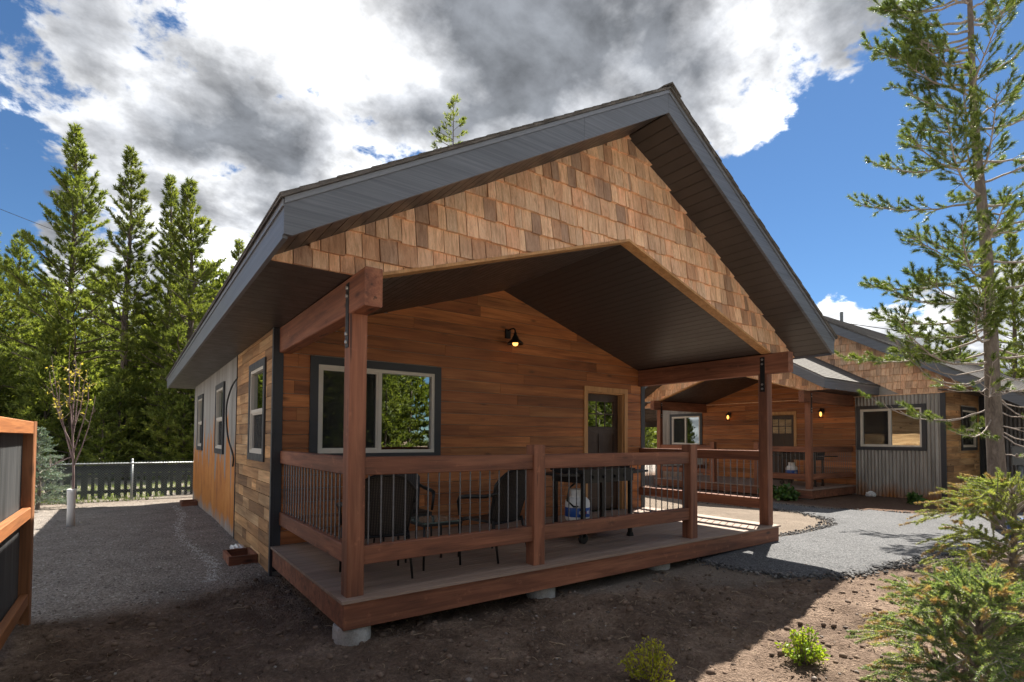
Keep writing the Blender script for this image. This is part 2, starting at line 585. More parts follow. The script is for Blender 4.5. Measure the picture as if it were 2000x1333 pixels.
def roof_mat():
    m, nt, b = newmat('asphalt_shingle', 0.9)
    v = objcoord(nt, False)
    n1 = noise(nt, mapping(nt, v, (3.5, 3.5, 14)), 1.0, 3, 0.6)
    n2 = noise(nt, v, 160, 3, 0.7)
    vo = nd(nt, 'ShaderNodeTexVoronoi')
    vo.inputs['Scale'].default_value = 1.0
    nt.links.new(mapping(nt, v, (5.0, 5.0, 12.0)), vo.inputs['Vector'])
    c = ramp(nt, n1, [(0.3, (0.075, 0.070, 0.066)), (0.7, (0.16, 0.15, 0.14))])
    c = mixc(nt, 0.5, c, ramp(nt, vo.outputs['Color'], [(0.1, 0.55), (0.9, 1.35)]), 'MULTIPLY')
    c = mixc(nt, 0.5, c, ramp(nt, n2, [(0.3, 0.6), (0.7, 1.4)]), 'MULTIPLY')
    nt.links.new(c, b.inputs['Base Color'])
    bump(nt, b, n2, 0.5, 0.006)
    return m


M['roof'] = roof_mat()


def concrete_mat():
    m, nt, b = newmat('cast_concrete', 0.85)
    v = objcoord(nt)
    n1 = noise(nt, v, 7, 6, 0.65)
    n2 = noise(nt, v, 60, 4, 0.7)
    c = ramp(nt, n1, [(0.3, (0.30, 0.29, 0.27)), (0.7, (0.56, 0.55, 0.53))])
    c = mixc(nt, 0.4, c, ramp(nt, n2, [(0.35, 0.5), (0.6, 1.2)]), 'MULTIPLY')
    nt.links.new(c, b.inputs['Base Color'])
    bump(nt, b, n2, 0.5, 0.01)
    return m


M['concrete'] = concrete_mat()


def leaf_mat(name, cols, rough=0.5, transl=0.3, nscale=1.2, var=0.18):
    m, nt, b = newmat(name, rough)
    tc = nd(nt, 'ShaderNodeTexCoord')
    geo = nd(nt, 'ShaderNodeNewGeometry')
    oi = nd(nt, 'ShaderNodeObjectInfo')
    n1 = noise(nt, tc.outputs['Object'], nscale, 3, 0.6)
    rpi = geo.outputs['Random Per Island']
    f = mth(nt, 'ADD', mth(nt, 'MULTIPLY', n1, 0.65), mth(nt, 'MULTIPLY', rpi, 0.35))
    c = ramp(nt, f, [(0.25, cols[0]), (0.5, cols[1]), (0.75, cols[2])])
    hs = nd(nt, 'ShaderNodeHueSaturation')
    nt.links.new(mth(nt, 'ADD', mth(nt, 'MULTIPLY', oi.outputs['Random'], 2 * var), 1 - var), hs.inputs['Value'])
    nt.links.new(c, hs.inputs['Color'])
    nt.links.new(hs.outputs[0], b.inputs['Base Color'])
    b.inputs['Specular IOR Level'].default_value = 0.35
    tr = nd(nt, 'ShaderNodeBsdfTranslucent')
    nt.links.new(mixc(nt, 1.0, hs.outputs[0], (1.5, 1.45, 0.7), 'MULTIPLY'), tr.inputs['Color'])
    mx = nd(nt, 'ShaderNodeMixShader')
    mx.inputs[0].default_value = transl
    nt.links.new(b.outputs[0], mx.inputs[1])
    nt.links.new(tr.outputs[0], mx.inputs[2])
    nt.links.new(mx.outputs[0], nt.nodes['Material Output'].inputs[0])
    return m


M['pine_far'] = leaf_mat('pine_needles_far', [(0.075, 0.110, 0.028), (0.155, 0.200, 0.048), (0.27, 0.305, 0.085)], 0.5, 0.5, 0.8)
M['pine_wood'] = leaf_mat('forest_needles', [(0.068, 0.10, 0.028), (0.145, 0.185, 0.046), (0.27, 0.30, 0.08)], 0.5, 0.5, 0.5)
M['pine_near'] = leaf_mat('pine_needles_near', [(0.065, 0.105, 0.030), (0.135, 0.19, 0.048), (0.25, 0.30, 0.08)], 0.45, 0.3, 1.6)
M['spruce'] = leaf_mat('spruce_needles', [(0.08, 0.13, 0.045), (0.19, 0.24, 0.075), (0.38, 0.38, 0.13)], 0.45, 0.4, 3.0)
M['spruce_low'] = leaf_mat('spruce_needles_blue_green', [(0.075, 0.125, 0.062), (0.165, 0.235, 0.10), (0.36, 0.39, 0.16)], 0.45, 0.35, 3.0)
M['spruce_tip'] = leaf_mat('spruce_brown_tips', [(0.30, 0.19, 0.09), (0.42, 0.30, 0.15), (0.46, 0.38, 0.18)], 0.5, 0.3, 4.0)
M['blue_spruce'] = leaf_mat('blue_spruce_needles', [(0.09, 0.14, 0.11), (0.17, 0.24, 0.20), (0.28, 0.36, 0.30)], 0.5, 0.2, 3.0)
M['leaf_yel'] = leaf_mat('yellow_green_leaf', [(0.26, 0.29, 0.025), (0.46, 0.47, 0.05), (0.66, 0.61, 0.08)], 0.4, 0.4, 6.0)
M['leaf_grn'] = leaf_mat('bright_green_leaf', [(0.12, 0.22, 0.02), (0.27, 0.38, 0.03), (0.50, 0.55, 0.07)], 0.4, 0.4, 6.0)
M['leaf_dk'] = leaf_mat('green_plant_leaf', [(0.03, 0.08, 0.02), (0.07, 0.15, 0.035), (0.13, 0.22, 0.06)], 0.4, 0.3, 4.0)
M['leaf_sap'] = leaf_mat('sapling_leaf', [(0.28, 0.26, 0.04), (0.42, 0.36, 0.07), (0.50, 0.40, 0.12)], 0.45, 0.4, 6.0)
M['grass'] = leaf_mat('grass_blade', [(0.10, 0.16, 0.03), (0.18, 0.25, 0.05), (0.26, 0.32, 0.09)], 0.5, 0.3, 2.0)


def bark_mat(name, c0, c1):
    m, nt, b = newmat(name, 0.85)
    v = objcoord(nt)
    n1 = noise(nt, mapping(nt, v, (14, 14, 5)), 1.0, 5, 0.7, 0.5)
    n2 = noise(nt, v, 3.0, 4, 0.6)
    c = ramp(nt, n1, [(0.3, c0), (0.7, c1)])
    c = mixc(nt, 0.5, c, ramp(nt, n2, [(0.3, 0.6), (0.7, 1.3)]), 'MULTIPLY')
    nt.links.new(c, b.inputs['Base Color'])
    bump(nt, b, n1, 0.8, 0.02)
    return m


M['bark'] = bark_mat('pine_bark', (0.085, 0.065, 0.052), (0.27, 0.225, 0.19))
M['bark_far'] = bark_mat('far_bark', (0.06, 0.046, 0.036), (0.17, 0.135, 0.11))
M['twig'] = bark_mat('grey_twig', (0.24, 0.20, 0.17), (0.46, 0.40, 0.36))
M['sapling_bark'] = bark_mat('sapling_bark', (0.14, 0.09, 0.085), (0.32, 0.24, 0.23))


# ------------------------------------------------------------------ ground
def ss(a, b, x):
    t = np.clip((np.asarray(x, float) - a) / (b - a), 0, 1)
    return t * t * (3 - 2 * t)


def vnoise(x, y, scale, seed, octv=4, gain=0.5):
    g = np.random.default_rng(seed).random((256, 256))
    out, amp, tot = 0, 1.0, 0
    for o in range(octv):
        s = scale * 2 ** o
        xs, ys = np.asarray(x) * s + 13.7 * o, np.asarray(y) * s + 71.3 * o
        xi, yi = np.floor(xs).astype(int), np.floor(ys).astype(int)
        fx, fy = xs - xi, ys - yi
        fx, fy = fx * fx * (3 - 2 * fx), fy * fy * (3 - 2 * fy)
        a, b_ = g[xi % 256, yi % 256], g[(xi + 1) % 256, yi % 256]
        c, d = g[xi % 256, (yi + 1) % 256], g[(xi + 1) % 256, (yi + 1) % 256]
        out = out + amp * ((a * (1 - fx) + b_ * fx) * (1 - fy) + (c * (1 - fx) + d * fx) * fy)
        tot += amp
        amp *= gain
    return out / tot


W1, D1, L1 = 6.4632, 2.5373, 11.80
PATH = [(4.86, 0.45), (4.60, -0.15), (4.66, -0.69), (4.84, -1.07), (5.2, -1.35), (5.93, -1.52), (6.89, -1.62), (8.6, -1.95), (11, -2.6), (14, -3.6),
        (18, -4.6), (18, -2.6), (15.2, -1.7), (13.0, -0.75), (11.98, -0.03), (11.62, 0.69), (11.2, 1.52), (11.2, 2.72), (11.6, 4.4), (12.2, 6.2), (10.7, 6.3),
        (10.1, 4.4), (9.95, 3.2), (10.1, 2.16), (10.05, 1.48), (9.55, 0.75), (9.05, 0.36), (8.15, 0.20), (7.3, 0.18), (6.6, 0.35), (5.6, 0.6)]


def smooth_closed(pts, n=6):
    out = []
    m = len(pts)
    for i in range(m):
        p0, p1, p2, p3 = [np.array(pts[(i + k - 1) % m]) for k in range(4)]
        for j in range(n):
            t = j / n
            out.append(0.5 * ((2 * p1) + (-p0 + p2) * t + (2 * p0 - 5 * p1 + 4 * p2 - p3) * t * t + (-p0 + 3 * p1 - 3 * p2 + p3) * t ** 3))
    return np.array(out)


PATHS = smooth_closed(PATH)


def in_path(x, y, P=PATHS):
    x, y = np.asarray(x, float), np.asarray(y, float)
    ins = np.zeros(x.shape, bool)
    n = len(P)
    for i in range(n):
        x0, y0 = P[i]
        x1, y1 = P[(i + 1) % n]
        if y0 == y1:
            continue
        c = ((y0 > y) != (y1 > y)) & (x < (x1 - x0) * (y - y0) / (y1 - y0) + x0)
        ins ^= c
    return ins


def gbase(x, y):
    x, y = np.asarray(x, float), np.asarray(y, float)
    z = -0.355 + 0.095 * ss(2.8, 6.5, x)
    z = z + 0.045 * np.exp(-((x + 0.2) / 0.9) ** 2) * ss(1.6, 3.2, y) * (1 - ss(7, 11, y))
    z = z - 0.03 * ss(9, 13, y) * (1 - ss(3, 6, x))
    return z


def soil_mask(x, y):
    """dark turned soil in front of the porch and along the left corner"""
    n = (vnoise(x, y, 1.3, 5, 4) - 0.5) * 0.9
    left = 1 - ss(-0.25, 0.25, y - (2.25 + 0.18 * (x + 1.0)) + n * 0.7)
    right = 1 - ss(-0.4, 0.5, (y - 0.05) + 0.44 * (x - 2.9) + n * 1.3)
    k = ss(0.1, 0.8, x)
    return np.clip(left * (1 - k) + right * k, 0, 1)


def ground_z(x, y):
    z = gbase(x, y)
    s = soil_mask(x, y)
    near = (1 - ss(9, 16, np.abs(np.asarray(x) - 1))) * (1 - ss(10, 16, np.asarray(y)))
    big = (vnoise(x, y, 1.1, 21, 3) - 0.5) * 0.07
    clod = (vnoise(x, y, 5.0, 33, 4, 0.62) - 0.5) * 0.115
    ridge = np.abs(vnoise(x, y, 3.2, 41, 3) - 0.5) * -0.07
    fine = (vnoise(x, y, 13.0, 55, 2, 0.7) - 0.5) * 0.034
    quiet = 1 - ss(3.8, 5.2, x) * ss(-3.2, -1.8, y)
    return z + near * ((s * (clod + ridge + big * 0.6) + 0.3 * big) * (0.25 + 0.75 * quiet) + fine * (0.35 + 0.65 * s) * (0.4 + 0.6 * quiet))


def gz1(x, y):
    return float(ground_z(np.array([x]), np.array([y]))[0])


def ground_material():
    m, nt, b = newmat('bare_earth_and_gravel', 0.95, spec=0.2)
    v = objcoord(nt, False)
    at = nd(nt, 'ShaderNodeAttribute', attribute_name='zone')
    sep = nd(nt, 'ShaderNodeSeparateColor')
    nt.links.new(at.outputs['Color'], sep.inputs[0])
    n1 = noise(nt, v, 2.2, 6, 0.65)
    n2 = noise(nt, v, 26, 5, 0.7)
    n3 = noise(nt, v, 110, 4, 0.7)
    vo = nd(nt, 'ShaderNodeTexVoronoi')
    vo.inputs['Scale'].default_value = 48
    nt.links.new(v, vo.inputs['Vector'])
    vo2 = nd(nt, 'ShaderNodeTexVoronoi')
    vo2.inputs['Scale'].default_value = 95
    nt.links.new(v, vo2.inputs['Vector'])
    peb = ramp(nt, vo.outputs['Color'], [(0.1, (0.135, 0.113, 0.096)), (0.45, (0.295, 0.258, 0.226)), (0.75, (0.44, 0.395, 0.352)), (0.95, (0.68, 0.64, 0.60))])
    peb2 = ramp(nt, vo2.outputs['Color'], [(0.1, (0.12, 0.10, 0.086)), (0.6, (0.32, 0.28, 0.245)), (0.95, (0.60, 0.55, 0.505))])
    grav = mixc(nt, 0.5, peb, peb2)
    grav = mixc(nt, 0.6, grav, ramp(nt, n1, [(0.3, 0.6), (0.7, 1.25)]), 'MULTIPLY')
    soil = ramp(nt, mth(nt, 'ADD', mth(nt, 'MULTIPLY', n1, 0.55), mth(nt, 'MULTIPLY', n2, 0.45)),
                [(0.34, (0.070, 0.047, 0.034)), (0.5, (0.180, 0.127, 0.094)), (0.66, (0.34, 0.25, 0.19))])
    soil = mixc(nt, 0.5, soil, ramp(nt, n3, [(0.3, 0.5), (0.7, 1.5)]), 'MULTIPLY')
    sand = ramp(nt, mth(nt, 'ADD', mth(nt, 'MULTIPLY', n1, 0.5), mth(nt, 'MULTIPLY', n3, 0.5)),
                [(0.3, (0.13, 0.10, 0.075)), (0.5, (0.215, 0.17, 0.13)), (0.7, (0.31, 0.25, 0.195))])
    sand = mixc(nt, 0.18, sand, peb2)
    mulch = ramp(nt, n2, [(0.3, (0.07, 0.04, 0.026)), (0.7, (0.20, 0.125, 0.085))])
    c = mixc(nt, sep.outputs[0], grav, soil)
    c = mixc(nt, sep.outputs[1], c, sand)
    c = mixc(nt, sep.outputs[2], c, mulch)
    nt.links.new(c, b.inputs['Base Color'])
    h = mth(nt, 'ADD', mth(nt, 'MULTIPLY', n2, 1.0), mth(nt, 'ADD', mth(nt, 'MULTIPLY', vo.outputs['Distance'], -1.0), n3))
    bump(nt, b, h, 0.85, 0.03)
    return m


def build_ground():
    def axis(lo, hi, d, far):
        a = list(np.arange(lo, hi, d))
        s, x, pre = d, lo, []
        while x > -far:
            s *= 1.16
            x -= s
            pre.append(x)
        s, x, post = d, a[-1], []
        while x < far:
            s *= 1.16
            x += s
            post.append(x)
        return np.array(pre[::-1] + a + post)
    xs, ys = axis(-3.6, 6.2, 0.042, 400), axis(-3.4, 5.6, 0.042, 400)
    X, Y = np.meshgrid(xs, ys, indexing='ij')
    Z = ground_z(X, Y)
    far = ss(60, 300, np.hypot(X, Y))
    Z = Z - far * 1.0
    nx, ny = X.shape
    idx = np.arange(nx * ny).reshape(nx, ny)
    F = np.stack([idx[:-1, :-1], idx[1:, :-1], idx[1:, 1:], idx[:-1, 1:]], -1).reshape(-1, 4)
    V = np.stack([X, Y, Z], -1).reshape(-1, 3)
    M['ground'] = ground_material()
    o = arr_mesh('ground', V, F, M['ground'], smooth=True)
    tag(o, 'bare brown soil and grey gravel ground around the cabins', 'ground', kind='structure')
    soil = soil_mask(X, Y)
    n = vnoise(X, Y, 0.9, 77, 4) - 0.5
    sand = ss(-0.2, 0.7, X - 0.35 + n) * (1 - soil) * (1 - ss(10, 11, X)) * (1 - ss(11.0, 12.5, Y))
    sand = np.maximum(sand, 0.55 * ss(10.8, 12.0, Y) * (1 - ss(0.5, 2, X)) * (1 - ss(13.2, 14, Y)))
    mulch = ss(10.9, 11.5, X + n * 0.3) * (1 - ss(18, 22, X)) * (1 - ss(9, 12, np.abs(Y - 2)))
    grn = ss(13.3, 14.0, Y) * 0.0
    C = np.stack([soil, sand, np.maximum(mulch, grn), np.ones_like(X)], -1).reshape(-1, 4).astype(np.float32)
    ca = o.data.color_attributes.new('zone', 'FLOAT_COLOR', 'POINT')
    ca.data.foreach_set('color', C.ravel())
    return o


build_ground()


def path_material():
    m, nt, b = newmat('grey_gravel_path', 0.9, spec=0.25)
    v = objcoord(nt, False)
    n1 = noise(nt, v, 1.6, 5, 0.6)
    vo = nd(nt, 'ShaderNodeTexVoronoi')
    vo.inputs['Scale'].default_value = 75
    nt.links.new(v, vo.inputs['Vector'])
    n3 = noise(nt, v, 45, 4, 0.75)
    c = ramp(nt, vo.outputs['Color'], [(0.1, (0.048, 0.050, 0.054)), (0.5, (0.094, 0.097, 0.103)), (0.9, (0.175, 0.175, 0.18))])
    c = mixc(nt, 0.5, c, ramp(nt, n3, [(0.3, 0.55), (0.7, 1.4)]), 'MULTIPLY')
    c = mixc(nt, 0.5, c, ramp(nt, n1, [(0.3, 0.75), (0.7, 1.2)]), 'MULTIPLY')
    nt.links.new(c, b.inputs['Base Color'])
    bump(nt, b, mth(nt, 'ADD', vo.outputs['Distance'], n3), 0.6, 0.015)
    return m


def build_path():
    M['path'] = path_material()
    from mathutils.geometry import delaunay_2d_cdt
    gx, gy = np.meshgrid(np.arange(4.4, 18, 0.3), np.arange(-5, 6.6, 0.3))
    gx, gy = gx.ravel(), gy.ravel()
    k = in_path(gx, gy)
    n = len(PATHS)
    co = [Vector((p[0], p[1])) for p in PATHS] + [Vector((a, b)) for a, b in zip(gx[k], gy[k])]
    vv, _, ff, *_ = delaunay_2d_cdt(co, [(i, (i + 1) % n) for i in range(n)], [], 1, 1e-5)
    bm = bmesh.new()
    bv = [bm.verts.new((p.x, p.y, 0)) for p in vv]
    for f in ff:
        bm.faces.new([bv[i] for i in f])
    bmesh.ops.delete(bm, geom=[v for v in bm.verts if not v.link_faces], context='VERTS')
    for v in bm.verts:
        edge = v.is_boundary
        v.co.z = float(gbase(np.array(v.co.x), np.array(v.co.y))) + (0.004 if edge else 0.030)
    bmesh.ops.recalc_face_normals(bm, faces=bm.faces)
    me = bpy.data.meshes.new('path')
    bm.to_mesh(me)
    bm.free()
    me.polygons.foreach_set('use_smooth', [True] * len(me.polygons))
    o = link('path', me, M['path'])
    tag(o, 'grey crushed gravel path curving between the two cabins', 'path', kind='structure')


build_path()


def build_bounce_gravel():  # unseen pale gravel sheet, added to bounce sunlight up onto the shaded fronts
    m, nt, b = newmat('pale_bounce_gravel', 0.9, spec=0.2)
    v = objcoord(nt, False)
    vo = nd(nt, 'ShaderNodeTexVoronoi')
    vo.inputs['Scale'].default_value = 60
    nt.links.new(v, vo.inputs['Vector'])
    c = ramp(nt, vo.outputs['Color'], [(0.1, (0.24, 0.22, 0.195)), (0.5, (0.36, 0.335, 0.30)), (0.9, (0.52, 0.49, 0.45))])
    c = mixc(nt, 0.5, c, ramp(nt, noise(nt, v, 0.9, 5, 0.6), [(0.3, 0.75), (0.7, 1.2)]), 'MULTIPLY')
    nt.links.new(c, b.inputs['Base Color'])
    bump(nt, b, vo.outputs['Distance'], 0.5, 0.02)
    xs = np.linspace(-28, 40, 90)
    V, F = [], []
    for i, x in enumerate(xs):
        w = 0.25 * math.sin(x * 0.7) + 0.15 * math.sin(x * 1.9)
        for j, y in enumerate(np.linspace(-4.9 + w, -17.5 + w, 14)):
            V.append((x, y, float(gbase(x, y)) + (0.004 if j in (0, 13) else 0.05)))
    for i in range(89):
        for j in range(13):
            a = i * 14 + j
            F.append((a, a + 1, a + 15, a + 14))
    tag(arr_mesh('bounce_gravel', V, F, m, smooth=True), 'added pale gravel sheet out of view, bouncing sunlight onto the cabin fronts', 'bounce_gravel', kind='structure')


build_bounce_gravel()

ICO = None


def ico():
    global ICO
    if ICO is None:
        bm = bmesh.new()
        bmesh.ops.create_icosphere(bm, subdivisions=1, radius=1)
        ICO = (np.array([v.co[:] for v in bm.verts]), np.array([[v.index for v in f.verts] for f in bm.faces]))
        bm.free()
    return ICO


def stones(name, pts, sizes, mat, label, cat, seed, flatn=0.6):
    r = np.random.default_rng(seed)
    V0, F0 = ico()
    n = len(pts)
    sc3 = sizes[:, None] * (0.7 + 0.6 * r.random((n, 3)))
    sc3[:, 2] *= flatn
    jit = 1 + 0.35 * (r.random((n, len(V0), 1)) - 0.5)
    V = V0[None] * jit * sc3[:, None, :]
    a = r.random(n) * 6.28
    c, s = np.cos(a)[:, None], np.sin(a)[:, None]
    x, y = V[..., 0] * c - V[..., 1] * s, V[..., 0] * s + V[..., 1] * c
    V = np.stack([x, y, V[..., 2]], -1) + pts[:, None, :]
    F = F0[None] + (np.arange(n) * len(V0))[:, None, None]
    o = arr_mesh(name, V.reshape(-1, 3), F.reshape(-1, 3), mat)
    return tag(o, label, cat, kind='stuff')


def stone_mat(name, cols):
    m, nt, b = newmat(name, 0.9, spec=0.25)
    geo = nd(nt, 'ShaderNodeNewGeometry')
    k = len(cols)
    c = ramp(nt, geo.outputs['Random Per Island'], [(i / (k - 1), x) for i, x in enumerate(cols)])
    tc = nd(nt, 'ShaderNodeTexCoord')
    c = mixc(nt, 0.5, c, ramp(nt, noise(nt, tc.outputs['Object'], 60, 4, 0.6), [(0.3, 0.6), (0.7, 1.3)]), 'MULTIPLY')
    nt.links.new(c, b.inputs['Base Color'])
    return m


M['pebble'] = stone_mat('pebbles', [(0.09, 0.07, 0.058), (0.17, 0.14, 0.12), (0.24, 0.21, 0.19), (0.15, 0.10, 0.075), (0.38, 0.35, 0.32)])
M['clod'] = stone_mat('soil_clods', [(0.085, 0.059, 0.044), (0.15, 0.105, 0.078), (0.22, 0.16, 0.12), (0.12, 0.084, 0.062)])
M['darkgravel'] = stone_mat('dark_border_gravel', [(0.03, 0.03, 0.032), (0.07, 0.07, 0.072), (0.12, 0.118, 0.117), (0.22, 0.21, 0.20)])
M['palegravel'] = stone_mat('pale_chips', [(0.40, 0.39, 0.37), (0.55, 0.54, 0.52), (0.68, 0.67, 0.65)])
M['greygravel'] = stone_mat('grey_gravel', [(0.13, 0.115, 0.105), (0.25, 0.225, 0.205), (0.37, 0.34, 0.315), (0.55, 0.52, 0.49)])


def scatter(n, x0, x1, y0, y1, keep, rng, smin, smax, power=3.0, sink=0.3):
    x, y = x0 + rng.random(n) * (x1 - x0), y0 + rng.random(n) * (y1 - y0)
    k = keep(x, y)
    x, y = x[k], y[k]
    s = smin + (smax - smin) * rng.random(len(x)) ** power
    return np.stack([x, y, ground_z(x, y) + s * sink], -1), s


def build_stones():
    r = np.random.default_rng(3)
    sm = lambda x, y: r.random(x.shape) < soil_mask(x, y)
    p, s = scatter(7600, -3.4, 5.5, -3.4, 2.8, sm, r, 0.006, 0.034, 4, 0.15)
    stones('soil_clods', p, s, M['clod'], 'loose clods of dark soil in front of the porch', 'soil', 4, 0.7)
    p, s = scatter(2400, -3.4, 6.5, -3.4, 2.8, lambda x, y: ~in_path(x, y), r, 0.004, 0.022, 4, 0.3)
    stones('pebbles', p, s, M['pebble'], 'scattered pale pebbles lying on the dark soil', 'pebbles', 5)
    p, s = scatter(10000, -4.6, 0.0, 1.9, 12.8, lambda x, y: r.random(x.shape) < (1 - soil_mask(x, y)) * np.clip(1.3 - y / 10, 0.15, 1), r, 0.004, 0.015, 3, 0.2)
    stones('gravel', p, s, M['greygravel'], 'grey gravel chips covering the yard beside the left wall', 'gravel', 6)
    k = 1500
    t = r.random(k)
    lx = -0.62 + 0.10 * np.sin(t * 9) + 0.10 * t + r.normal(0, 0.045, k)
    ly = 2.6 + 8.2 * t ** 1.4
    ls = 0.004 + 0.008 * r.random(k) ** 2
    stones('pale_stone_line', np.stack([lx, ly, ground_z(lx, ly) + ls * 0.25], -1), ls, M['palegravel'], 'broken line of pale stone chips along the gravel beside the wall', 'gravel', 9)
    # crushed dark border stones along the path edge
    pts, sz = [], []
    n = len(PATHS)
    for i in range(n):
        a, b = PATHS[i], PATHS[(i + 1) % n]
        L = np.hypot(*(b - a))
        if a[0] > 13.5:
            continue
        k = int(L * (290 if a[0] < 10.5 else 100))
        t = r.random(k)[:, None]
        q = a + (b - a) * t
        nrm = np.array([b[1] - a[1], a[0] - b[0]]) / max(L, 1e-6)
        q = q + nrm * (r.normal(0, 0.075, k)[:, None] + 0.02)
        pts.append(q)
        sz.append(0.005 + 0.018 * r.random(k) ** 2.5)
    q = np.concatenate(pts)
    s = np.concatenate(sz)
    zz = gbase(q[:, 0], q[:, 1]) + 0.012 + s * 0.3
    stones('path_border_gravel', np.c_[q, zz], s, M['darkgravel'], 'dark crushed stone border along the grey path edge', 'gravel', 8, 0.8)
    # twigs and straw on the soil
    V, F = [], []
    for i in range(1100):
        x, y = -3 + 8 * r.random(), -3.3 + 5.0 * r.random()
        if soil_mask(np.array([x]), np.array([y]))[0] < 0.3:
            continue
        z = gz1(x, y) + 0.008
        a, L, w = r.random() * 6.28, 0.02 + 0.13 * r.random() ** 3, 0.0012 + 0.0018 * r.random()
        d = np.array([math.cos(a), math.sin(a), 0.0])
        q_ = np.array([-d[1], d[0], 0]) * w
        p0 = np.array([x, y, z])
        p1 = p0 + d * L * 0.5 + np.array([0, 0, 0.008 * r.random()]) + q_ * 4 * (r.random() - .5)
        p2 = p0 + d * L
        p2[2] = gz1(p2[0], p2[1]) + 0.006
        up = np.array([0, 0, w * 2])
        b0 = len(V)
        for p in (p0, p1, p2):
            V += [p - q_, p + q_, p + up]
        for j in (0, 3):
            for k in range(3):
                k2 = (k + 1) % 3
                F.append((b0 + j + k, b0 + j + k2, b0 + j + 3 + k2, b0 + j + 3 + k))
    M['straw'] = flat('dry_straw', (0.36, 0.27, 0.18), 0.8)
    tag(arr_mesh('straw', V, F, M['straw']), 'bits of dry straw and twig lying on the soil', 'straw', kind='stuff')


build_stones()

# ------------------------------------------------------------------ cabins
S = 0.14
ZS, ZB, ZE, SL, FT, XO = 2.5376, 2.2411, 2.522, 0.5803, 0.245, 0.5986
OV, OY, BL = 0.04, 0.0583, 0.0366
KV = 0.3225
_shared = {}


def shared(key, fn):
    if key not in _shared:
        _shared[key] = fn()
    return _shared[key]


def mesh_of(mb, name, mat):
    o = mb.build(name, mat)
    me = o.data
    bpy.data.objects.remove(o)
    return me


def planks(parent, mat, to3, hps, u0, u1, v0, v1, openings, rh, lmin, lmax, rng, thick=0.018, name='plank'):
    v = v0
    while v < v1 - 0.01:
        vt = min(v + rh, v1)
        cuts = [u0]
        u = u0 + (rng.random() * lmax)
        while u < u1 - 0.25:
            cuts.append(u)
            u += lmin + rng.random() * (lmax - lmin)
        cuts.append(u1)
        vm = (v + vt) / 2
        for a, b in zip(cuts[:-1], cuts[1:]):
            segs = [(a, b)]
            for (oa, ob, oc, od) in openings:
                if oc - 0.02 < vm < od + 0.02:
                    ns = []
                    for (p, q) in segs:
                        if q <= oa or p >= ob:
                            ns.append((p, q))
                        else:
                            if p < oa:
                                ns.append((p, oa))
                            if q > ob:
                                ns.append((ob, q))
                    segs = ns
            for (p, q) in segs:
                if q - p < 0.02:
                    continue
                g = 0.0034
                poly = clip([(p + 0.0012, v + g), (q - 0.0012, v + g), (q - 0.0012, vt - g), (p + 0.0012, vt - g)], hps)
                if len(poly) >= 3 and area(poly) > 0.002:
                    t = thick + 0.003 * rng.random()
                    MB().slab(poly, to3, 0.001, t).build(name, mat, parent)
        v = vt


def backing(to3, u0, u1, v0, v1, openings, thick=0.10):
    """flat wall with rectangular holes, d from -thick to 0"""
    mb = MB()
    us = sorted({u0, u1} | {x for o in openings for x in o[:2] if u0 < x < u1})
    vs = sorted({v0, v1} | {x for o in openings for x in o[2:] if v0 < x < v1})
    for a, b in zip(us[:-1], us[1:]):
        for c, d in zip(vs[:-1], vs[1:]):
            um, vm = (a + b) / 2, (c + d) / 2
            if any(o[0] < um < o[1] and o[2] < vm < o[3] for o in openings):
                continue
            mb.slab([(a, c), (b, c), (b, d), (a, d)], to3, -thick, 0.0)
    return mb


def frame_rects(u0, u1, v0, v1, w, wb=None):
    wb = w if wb is None else wb
    return [(u0, u1, v1 - w, v1), (u0, u1, v0, v0 + wb), (u0, u0 + w, v0 + wb, v1 - w), (u1 - w, u1, v0 + wb, v1 - w)]


def rp(a, b, c, d):
    return [(a, c), (b, c), (b, d), (a, d)]


